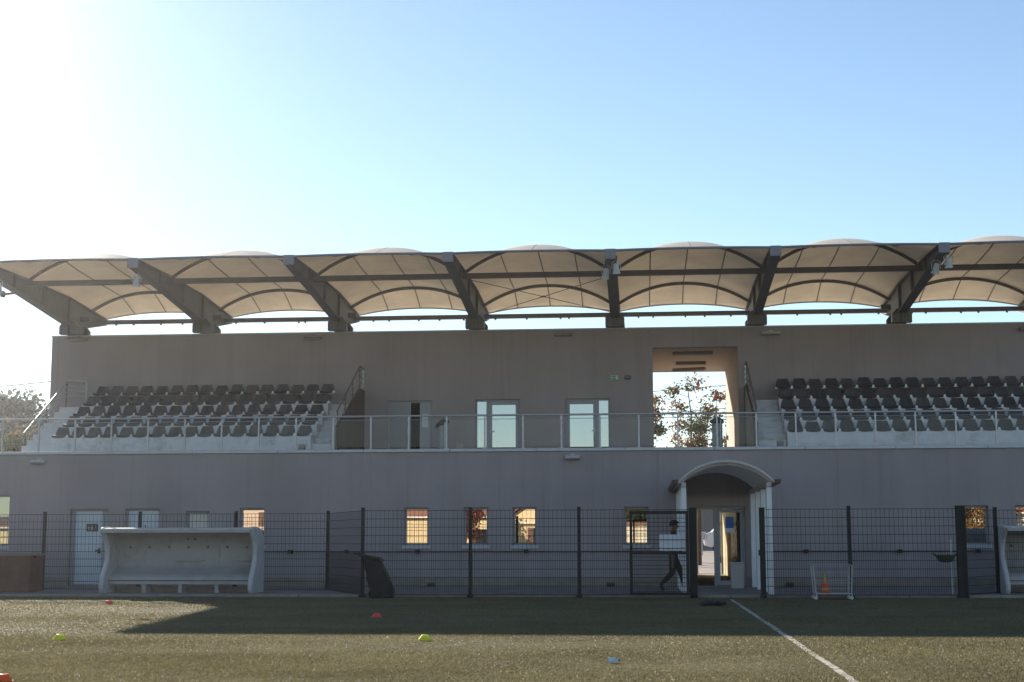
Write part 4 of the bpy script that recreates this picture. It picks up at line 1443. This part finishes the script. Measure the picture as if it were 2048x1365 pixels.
# weeds at the wall foot
def weed(x, y, label, s, seed):
    r = random.Random(seed)
    m = MB()
    for k in range(60):
        a = r.uniform(0, 6.28)
        l = r.uniform(0.08, 0.26) * s
        o = (x + r.uniform(-0.18, 0.18) * s, y + r.uniform(-0.08, 0.08) * s, ZA)
        sp = r.uniform(0.2, 0.9)
        tip = (o[0] + math.cos(a) * l * sp, o[1] + math.sin(a) * l * sp, ZA + l)
        mid = (o[0] + math.cos(a) * l * sp * 0.35, o[1] + math.sin(a) * l * sp * 0.35, ZA + l * 0.65)
        w = 0.018 * s
        px_, py_ = -math.sin(a) * w, math.cos(a) * w
        m.quad((o[0] - px_ * 0.5, o[1] - py_ * 0.5, ZA), (o[0] + px_ * 0.5, o[1] + py_ * 0.5, ZA), (mid[0] + px_, mid[1] + py_, mid[2]), (mid[0] - px_, mid[1] - py_, mid[2]))
        m.quad((mid[0] - px_, mid[1] - py_, mid[2]), (mid[0] + px_, mid[1] + py_, mid[2]), tip)
    return tag(m.build('weed', 'weed'), label, 'plant', 'weeds along the foot of the wall')


weed(-5.72, 39.8, 'tuft of weeds at the wall foot below the first window right of the bin', 0.55, 1)
weed(-0.85, 39.8, 'tuft of weeds at the wall foot left of the gate', 0.6, 2)
weed(3.9, 39.8, 'tuft of weeds at the wall foot behind the trolley', 0.6, 3)

# ------------------------------------------------------------------ person behind the gate
def make_person(x, y, z, label):
    J = {'pel': (0, 0, .93, .13, .105), 'sp': (.02, 0, 1.12, .125, .095), 'ch': (.03, 0, 1.32, .155, .105), 'nk': (.035, 0, 1.475, .055, .055),
         'hb': (.06, 0, 1.56, .072, .078), 'ht': (.065, 0, 1.645, .078, .072),
         'hl': (.01, .09, .86, .088, .088), 'kl': (.19, .10, .49, .062, .062), 'al': (.27, .10, .12, .042, .042), 'tl': (.44, .11, .045, .038, .034),
         'hr': (0, -.09, .86, .088, .088), 'kr': (-.02, -.10, .48, .062, .062), 'ar': (-.30, -.10, .20, .042, .042), 'tr': (-.24, -.11, .045, .036, .032),
         'sl': (.03, .19, 1.40, .062, .062), 'el': (-.05, .24, 1.12, .046, .046), 'wl': (.03, .25, .88, .032, .032), 'pl': (.05, .25, .80, .034, .022),
         'sr': (.03, -.19, 1.40, .062, .062), 'er': (.07, -.24, 1.12, .046, .046), 'wr': (.22, -.23, .93, .032, .032), 'pr': (.28, -.22, .88, .034, .022),
         'no': (.15, 0, 1.585, .016, .016)}
    Ed = [('pel', 'sp'), ('sp', 'ch'), ('ch', 'nk'), ('nk', 'hb'), ('hb', 'ht'), ('hb', 'no'), ('pel', 'hl'), ('hl', 'kl'), ('kl', 'al'), ('al', 'tl'),
          ('pel', 'hr'), ('hr', 'kr'), ('kr', 'ar'), ('ar', 'tr'), ('ch', 'sl'), ('sl', 'el'), ('el', 'wl'), ('wl', 'pl'), ('ch', 'sr'), ('sr', 'er'), ('er', 'wr'), ('wr', 'pr')]
    for side, base, d in (('l', (.05, .25, .80), (.15, 0, -1)), ('r', (.28, -.22, .88), (.75, 0.1, -.6))):
        dv = Vector(d).normalized()
        for f in range(4):
            off = Vector((0.028 - 0.0185 * f, 0, 0)) if side == 'l' else Vector((0, 0, 0.028 - 0.0185 * f))
            ln = (0.034, 0.040, 0.038, 0.030)[f]
            p0 = Vector(base) + off + dv * 0.03
            p1 = p0 + dv * ln
            p2 = p1 + (dv + Vector((0.1, -0.3 if side == 'l' else 0.3, 0))).normalized() * ln * 0.8
            J['f%s%da' % (side, f)] = (*p0, .0085, .0085)
            J['f%s%db' % (side, f)] = (*p1, .008, .008)
            J['f%s%dc' % (side, f)] = (*p2, .007, .007)
            Ed += [('p' + side, 'f%s%da' % (side, f)), ('f%s%da' % (side, f), 'f%s%db' % (side, f)), ('f%s%db' % (side, f), 'f%s%dc' % (side, f))]
        th = Vector(base) + Vector((0.045, 0, -0.005))
        J['t%sa' % side] = (*th, .010, .010)
        J['t%sb' % side] = (*(th + dv * 0.035 + Vector((0.012, 0, 0))), .009, .009)
        Ed += [('p' + side, 't%sa' % side), ('t%sa' % side, 't%sb' % side)]
    keys = list(J)
    me = bpy.data.meshes.new('person_base')
    me.from_pydata([J[k][:3] for k in keys], [(keys.index(a), keys.index(b)) for a, b in Ed], [])
    ob = bpy.data.objects.new('person_base', me)
    COL.objects.link(ob)
    ob.modifiers.new('skin', 'SKIN')
    if not me.skin_vertices:
        me.skin_vertices.new()
    for i, k in enumerate(keys):
        kk = 1.22 if k in ('hl', 'hr', 'kl', 'kr', 'al', 'ar', 'sl', 'sr', 'el', 'er') else 1.08
        me.skin_vertices[0].data[i].radius = (J[k][3] * kk, J[k][4] * kk)
        me.skin_vertices[0].data[i].use_root = (k == 'pel')
    sb = ob.modifiers.new('sub', 'SUBSURF')
    sb.levels = 2
    sb.render_levels = 2
    dg = bpy.context.evaluated_depsgraph_get()
    dg.update()
    nm = bpy.data.meshes.new_from_object(ob.evaluated_get(dg))
    bpy.data.objects.remove(ob)
    nm.materials.clear()
    for k in ('clothes_dark', 'clothes_trousers', 'skin', 'shoe'):
        nm.materials.append(M[k])
    for p in nm.polygons:
        c = p.center
        p.use_smooth = True
        if c.z > 1.47 or (abs(c.y) > .17 and c.z < 0.90 and c.z > .6) or (c.y < -.17 and c.x > .2 and c.z > .6 and c.z < 0.94):
            p.material_index = 2
        elif c.z < 0.085 or (c.x < -.22 and c.z < .13):
            p.material_index = 3
        elif c.z < 0.92 and abs(c.y) < .2:
            p.material_index = 1
        else:
            p.material_index = 0
    t = thing('person', label, 'person', (x, y, z))
    nm.name = 'body'
    b = bpy.data.objects.new('body', nm)
    COL.objects.link(b)
    b.parent = t
    m = MB()
    n = 16
    for i in range(9):
        ph = math.pi * (0.02 + 0.60 * i / 8)
        for j in range(n):
            a = 2 * math.pi * j / n
            r = 0.108 * math.sin(ph)
            xx = 0.045 + r * math.cos(a) * 1.12
            zz = 1.625 + 0.108 * math.cos(ph)
            if xx > 0.10 and zz < 1.65:
                zz = 1.65
            m.v.append((x + xx, y + r * math.sin(a) * 0.93, z + zz))
    for i in range(8):
        for j in range(n):
            a, c = i * n + j, i * n + (j + 1) % n
            m.f.append((a, a + n, c + n, c))
    m.build('hair', 'hair', t, smooth=True)
    for s in (-1, 1):
        MB().lathe((x + 0.128, y + s * 0.030, z + 1.605), [(0.0, -0.011), (0.009, -0.006), (0.011, 0), (0.009, 0.006), (0.0, 0.011)], 8).build('eye', 'sign_black', t, smooth=True)
        MB().lathe((x + 0.045, y + s * 0.088, z + 1.585), [(0.0, -0.03), (0.014, -0.015), (0.017, 0.01), (0.0, 0.03)], 8).build('ear', 'skin', t, smooth=True)
    MB().box(x + 0.125, x + 0.136, y - 0.022, y + 0.022, z + 1.533, z + 1.541).build('mouth', 'skin', t)
    return t


make_person(0.74, 35.4, ZA, 'person in dark clothes walking right behind the open mesh gate')


# ------------------------------------------------------------------ trees
def tree(name, label, x, y, z, h, spread, leaf, nleaf, lsize, seed, cat='tree', group=None, trunk_r=0.09, branches=8, clumps=26, zlo=0.35, stems=1, puff=0.55):
    r = random.Random(seed)
    t = thing(name, label, cat, (x, y, z), group)
    m = MB()
    tips = []
    for s in range(stems):
        ox = r.uniform(-0.3, 0.3) * (stems > 1)
        lx, ly = r.uniform(-.12, .12) * h * (stems > 1), r.uniform(-.08, .08) * h * (stems > 1)
        spine = [(x + ox + lx * q + r.uniform(-.03, .03) * h * q, y + ly * q + r.uniform(-.03, .03) * h * q, z + h * 0.95 * q) for q in (0, .2, .4, .6, .8, 1)]
        m.tube(spine, [trunk_r * (1 - 0.88 * q) for q in (0, .2, .4, .6, .8, 1)], 7)
        tips.append(Vector(spine[-1]))
        for b in range(branches):
            q = zlo * 0.8 + (0.95 - zlo * 0.8) * (b + r.random()) / branches
            i = min(int(q * 5), 4)
            f = q * 5 - i
            p = Vector(spine[i]).lerp(Vector(spine[i + 1]), f)
            a = r.uniform(0, 6.283)
            ln = spread * (1 - 0.55 * q) * r.uniform(.55, 1.05)
            e = p + Vector((math.cos(a) * ln, math.sin(a) * ln, ln * r.uniform(.35, .95)))
            e.z = min(e.z, z + h)
            k = p.lerp(e, .5) + Vector((0, 0, -0.06 * ln))
            rb = trunk_r * (1 - .85 * q) * .55
            m.tube([p, k, e], [rb, rb * .65, rb * .2], 5)
            tips += [e, k.lerp(e, .5)]
            for _ in range(2):
                e2 = k + Vector((r.uniform(-1, 1), r.uniform(-1, 1), r.uniform(.1, 1))) * ln * .45
                e2.z = min(e2.z, z + h)
                m.tube([k, e2], [rb * .45, rb * .12], 4)
                tips.append(e2)
    m.build('trunk', 'bark', t, smooth=True)
    g_ = np.random.default_rng(seed)
    cs = np.array([tuple(r.choice(tips)) for _ in range(clumps)]) + g_.normal(0, spread * 0.06, (clumps, 3))
    size = g_.uniform(.5, 1.25, clumps) * spread * puff * 0.36
    ci = g_.integers(0, clumps, nleaf)
    pos = cs[ci] + g_.normal(0, 1, (nleaf, 3)) * size[ci][:, None] * np.array([1, 1, .75])
    pos[:, 2] = np.clip(pos[:, 2], z + 0.05, None)
    d1 = g_.normal(0, 1, (nleaf, 3))
    d1 /= np.linalg.norm(d1, axis=1)[:, None]
    d2 = np.cross(d1, g_.normal(0, 1, (nleaf, 3)))
    d2 /= np.linalg.norm(d2, axis=1)[:, None] + 1e-6
    L = g_.uniform(.6, 1.2, nleaf)[:, None] * lsize
    v = np.stack([pos - d1 * L, pos + d2 * L * .55, pos + d1 * L, pos - d2 * L * .55], 1).astype(np.float32)
    mats = leaf if isinstance(leaf, (list, tuple)) else [leaf]
    me = bpy.data.meshes.new('crown')
    v = v - np.array([x, y, z], dtype=np.float32)
    me.vertices.add(4 * nleaf)
    me.vertices.foreach_set('co', v.reshape(-1))
    me.loops.add(4 * nleaf)
    me.loops.foreach_set('vertex_index', np.arange(4 * nleaf, dtype=np.int32))
    me.polygons.add(nleaf)
    me.polygons.foreach_set('loop_start', np.arange(0, 4 * nleaf, 4, dtype=np.int32))
    for k in mats:
        me.materials.append(M[k])
    cm = g_.integers(0, len(mats), clumps)
    mi = np.where(g_.random(nleaf) < .8, cm[ci], g_.integers(0, len(mats), nleaf))
    me.polygons.foreach_set('material_index', mi.astype(np.int32))
    me.update()
    o = bpy.data.objects.new('crown', me)
    COL.objects.link(o)
    o.parent = t
    return t


AUT = ['leaf_red', 'leaf_rust', 'leaf_green', 'leaf_rust']
tree('autumn_tree', 'slender autumn tree with sparse russet leaves seen through the passage', 2.25, 63, 0.3, 8.35, 1.5, AUT, 1900, 0.085, 21, group='autumn trees behind the stand', trunk_r=.10, branches=12, clumps=44, zlo=.45, puff=.42)
tree('autumn_tree', 'red leaved autumn tree at the left side of the passage opening', 0.55, 62, 0.3, 7.3, 1.5, AUT, 3000, 0.08, 22, group='autumn trees behind the stand', trunk_r=.09, branches=12, clumps=34, zlo=.5, puff=.5)
tree('autumn_tree', 'red leaved autumn tree behind the litter stand in the passage', 3.35, 62.5, 0.3, 7.35, 1.5, AUT, 3000, 0.08, 29, group='autumn trees behind the stand', trunk_r=.09, branches=12, clumps=34, zlo=.5, puff=.5)
tree('autumn_tree', 'low rust coloured bushy tree in the middle of the passage view', 2.35, 60.5, 0.25, 6.3, 1.1, ['leaf_rust', 'leaf_green', 'leaf_rust'], 4200, 0.07, 24, group='autumn trees behind the stand', trunk_r=.09, branches=10, clumps=34, zlo=.6, puff=.6)
tree('pine_tree', 'dark pine with pointed crown in the distance left of the stand', -52.0, 118, 2, 11.2, 4.0, 'leaf_pine', 7000, 0.28, 31, group='distant pines', trunk_r=.25, branches=18, clumps=60, zlo=.15)
tree('pine_tree', 'dark pine at the left picture edge in the distance', -57.0, 121, 2, 11.4, 4.5, 'leaf_pine', 7000, 0.28, 32, group='distant pines', trunk_r=.25, branches=18, clumps=60, zlo=.15)
tree('pine_tree', 'low dark conifer between the two distant pines', -54.4, 112, 2, 8.0, 4.0, 'leaf_pine', 7000, 0.28, 33, group='distant pines', trunk_r=.25, branches=18, clumps=60, zlo=.1)
tree('autumn_bush', 'rust and green bush behind the left stair handrail', -30.6, 76, 0.8, 6.6, 2.6, ['leaf_rust', 'leaf_green', 'leaf_gold'], 5000, 0.14, 34, 'bush', 'bushes left of the stand', .12, 12, 46, .1)
tree('autumn_bush', 'ochre bush at the left edge above the terrace railing', -34.6, 78, 0.8, 6.4, 2.8, ['leaf_rust', 'leaf_green', 'leaf_green'], 5000, 0.14, 35, 'bush', 'bushes left of the stand', .12, 12, 46, .1)
tree('green_tree', 'bright green leaves hanging over the street behind the glass door', 2.55, 74, 0.75, 3.4, 1.0, ['leaf_bright', 'leaf_green'], 1500, 0.08, 36, trunk_r=.06, branches=9, clumps=22, zlo=.6)

# overhead lines
def wire(name, label, a, b, sag):
    pts = []
    for i in range(17):
        q = i / 16
        pts.append((a[0] + (b[0] - a[0]) * q, a[1] + (b[1] - a[1]) * q, a[2] + (b[2] - a[2]) * q - 4 * sag * q * (1 - q)))
    tag(MB().tube(pts, 0.016, 5).build(name, 'black_rubber'), label, 'cable', 'overhead cables')


wire('overhead_cable', 'upper overhead cable crossing the sky in the passage opening', (-26, 90.5, 8.75), (24, 54.5, 8.75), 0.25)
wire('overhead_cable', 'lower overhead cable crossing the sky in the passage opening', (-26, 91.5, 7.75), (24, 55.5, 7.75), 0.25)
wire('overhead_cable', 'thin cable running from the left end of the building into the sky', (XL, 48.5, 6.82), (-60, 74, 9.0), 0.5)

# ------------------------------------------------------------------ behind the glass door: car, sign, wall
t = thing('parked_car', 'white parked car seen through the open glass door', 'car', (4.9, 72, 0.7))
cz = 0.68
body = [(3.05, .35), (3.0, .62), (3.06, .92), (3.35, 1.0), (3.72, 1.40), (4.0, 1.47), (4.9, 1.46), (5.5, 1.05), (6.5, .92), (6.75, .72), (6.78, .40), (6.5, .28), (3.3, .28)]
MB().prism([(a, b + cz) for a, b in body], 71.2, 72.8, 'y').build('body', 'car_white', t, bevel=0.06)
for a, b in (((3.55, 1.03), (3.82, 1.36)), ):
    pass
MB().prism([(a, b + cz) for a, b in [(3.52, 1.04), (3.80, 1.36), (4.02, 1.40), (4.3, 1.40), (4.3, 1.02)]], 71.19, 71.2, 'y').build('side_window', 'car_glass', t)
MB().prism([(a, b + cz) for a, b in [(4.36, 1.02), (4.36, 1.40), (4.86, 1.39), (5.38, 1.03)]], 71.19, 71.2, 'y').build('side_window', 'car_glass', t)
MB().box(2.985, 3.12, 71.18, 71.45, .66 + cz, .90 + cz).build('tail_light', 'car_red', t, bevel=0.02)
for x in (3.75, 6.05):
    for yy in (71.15, 72.65):
        w = MB().lathe((x, yy, .31 + cz), [(.22, 0), (.30, .02), (.31, .1), (.30, .18), (.22, .2)], 18, 'y').build('wheel', 'black_rubber', t)
        MB().lathe((x, yy - .005, .31 + cz), [(.2, 0), (.2, .01)], 14, 'y').build('rim', 'lamp_grey', w)
t = thing('street_sign', 'pale square sign with a ring beside the white car', 'sign', (2.86, 69.5, 0.6))
pl = MB().box(2.64, 3.02, 69.48, 69.5, 1.28, 1.68).build('plate', 'porch_white', t)
m = MB()
for k in range(20):
    a, b = 2 * math.pi * k / 20, 2 * math.pi * (k + 1) / 20
    m.tube([(2.83 + .12 * math.cos(a), 69.475, 1.48 + .12 * math.sin(a)), (2.83 + .12 * math.cos(b), 69.475, 1.48 + .12 * math.sin(b))], .014, 4)
m.box(2.80, 2.86, 69.472, 69.479, 1.45, 1.51)
m.build('ring', 'lamp_body', pl)
MB().tube([(2.83, 69.53, .55), (2.83, 69.53, 1.66)], .025, 8).build('post', 'galv', t)
t = thing('street_wall', 'long grey rendered wall across the street behind the car', 'wall', (0, 79, 0.8))
MB().box(-18, 22, 79, 79.3, .75, 2.9).build('wall', 'grey_wall', t)
MB().box(-18.05, 22.05, 78.95, 79.35, 2.9, 2.98).build('coping', 'floor_concrete', t)

# ------------------------------------------------------------------ the far side of the ground, mirrored in the windows
def house(x0, x1, y, depth, eave, ridge, wallm, label, gable=False, wins=()):
    t = thing('house', label, 'house', ((x0 + x1) / 2, y, 0), 'houses across the pitch mirrored in the windows')
    MB().box(x0, x1, y - depth, y, -.02, eave).build('wall', wallm, t)
    o = 0.45
    if not gable:
        yc = y - depth / 2
        rf = MB()
        rf.quad((x0 - o, y + o, eave - .1), (x1 + o, y + o, eave - .1), (x1 + o, yc, ridge), (x0 - o, yc, ridge))
        rf.quad((x0 - o, y - depth - o, eave - .1), (x0 - o, yc, ridge), (x1 + o, yc, ridge), (x1 + o, y - depth - o, eave - .1))
        r = rf.build('roof', 'roof_tile', t)
        MB().prism([(y, eave), (y - depth, eave), (yc, ridge - .1)], x0, x0 + .2, 'x').prism([(y, eave), (y - depth, eave), (yc, ridge - .1)], x1 - .2, x1, 'x').build('gable', wallm, t)
    else:
        xc = (x0 + x1) / 2
        rf = MB()
        rf.quad((x0 - o, y + o, eave - .15), (xc, y + o, ridge), (xc, y - depth - o, ridge), (x0 - o, y - depth - o, eave - .15))
        rf.quad((x1 + o, y + o, eave - .15), (x1 + o, y - depth - o, eave - .15), (xc, y - depth - o, ridge), (xc, y + o, ridge))
        r = rf.build('roof', 'roof_tile', t)
        MB().prism([(x0, eave), (x1, eave), (xc, ridge - .12)], y - depth, y, 'y').build('gable', wallm, t)
    md = r.modifiers.new('thick', 'SOLIDIFY')
    md.thickness = .14
    MB().box(x0 - .3, x1 + .3, y + .35, y + .47, eave - .22, eave - .1).build('gutter', 'house_white', r)
    for (a, b, z0, z1) in wins:
        w = MB().box(a, b, y, y + .03, z0, z1).build('window', 'car_glass', t)
        MB().box(a - .5, a - .02, y, y + .06, z0, z1).box(b + .02, b + .5, y, y + .06, z0, z1).build('shutter', 'shutter', w)
    return t


house(-21.5, -11.9, -40, 9, 3.35, 5.8, 'house_yellow', 'yellow house with red tiled roof mirrored in the first window right of the leaning bin', wins=[(-13.6, -12.6, 1.0, 2.2)])
house(-11.3, -5.8, -41, 8, 2.9, 4.9, 'house_yellow', 'small yellow gabled house mirrored in the third mesh window', gable=True, wins=[(-8.9, -8.3, 0.2, 2.3)])
house(-38, -28.5, -42, 9, 4.6, 6.6, 'house_pink', 'pinkish house mirrored in the window beside the left dugout', wins=[(-31.9, -31.2, 2.5, 3.7)])
house(-62, -46, -42, 5, 2.6, 3.3, 'house_yellow', 'yellow house mirrored in the window at the left edge')
house(30.2, 40, -44, 9, 3.6, 5.4, 'house_white', 'white house mirrored in the window above the right dugout')
t = thing('boundary_wall', 'cream wall with red tile capping mirrored in the window beside the gate', 'wall', (0, -40, 0))
MB().box(-5, 8, -40.2, -40, -.02, 2.55).build('wall', 'house_cream', t)
MB().prism([(-40.35, 2.5), (-39.85, 2.5), (-39.95, 2.75), (-40.25, 2.75)], -5.1, 8.1, 'x').build('capping', 'roof_tile', t)
tree('red_tree', 'dark red leaved tree mirrored in the second mesh window', -13.4, -36, 0, 5.2, 1.2, ['leaf_red', 'leaf_red', 'leaf_rust'], 5000, 0.13, 41, trunk_r=.1, branches=12, clumps=40, zlo=.3, puff=.7)
tree('green_tree', 'dark green tree mirrored above the cream wall beside the gate', -0.8, -45, 0, 7.5, 2.8, ['leaf_green', 'leaf_green', 'leaf_rust'], 5000, 0.17, 42, trunk_r=.15, branches=12, clumps=46, zlo=.25, puff=.7, group='trees across the pitch')
tree('green_tree', 'tall green tree mirrored at the edge of the gate window', 3.0, -47, 0, 8, 3.0, ['leaf_green', 'leaf_green', 'leaf_rust'], 5000, 0.17, 43, trunk_r=.15, branches=12, clumps=46, zlo=.25, puff=.7, group='trees across the pitch')
for i, (xx, yy_, hh) in enumerate(((23.6, -44, 5.2), (26.2, -46, 5.6), (28.6, -43, 4.6))):
    tree('golden_tree', ['golden tree mirrored at the left of the right window', 'golden tree mirrored in the middle of the right window', 'small golden tree mirrored at the right of the right window'][i], xx, yy_, 0, hh, 2.2, ['leaf_gold', 'leaf_gold', 'leaf_rust'], 4500, 0.15, 50 + i, trunk_r=.12, branches=12, clumps=44, zlo=.1, puff=.75, group='golden trees across the pitch')

# ------------------------------------------------------------------ haze volume added in place of lens veiling glare
hz = bpy.data.materials.new('glare_haze')
hz.use_nodes = True
hn, hl_ = hz.node_tree.nodes, hz.node_tree.links
hn.remove(hn['Principled BSDF'])
pv = hn.new('ShaderNodeVolumePrincipled')
pv.inputs['Color'].default_value = (0.93, 0.95, 1.0, 1)
pv.inputs['Density'].default_value = 0.00032
pv.inputs['Anisotropy'].default_value = 0.85
hl_.new(pv.outputs[0], hn['Material Output'].inputs['Volume'])
M['glare_haze'] = hz
tag(MB().box(-485, 485, -305, 525, -1.0, 18.0).build('glare_haze', hz), kind='stuff')
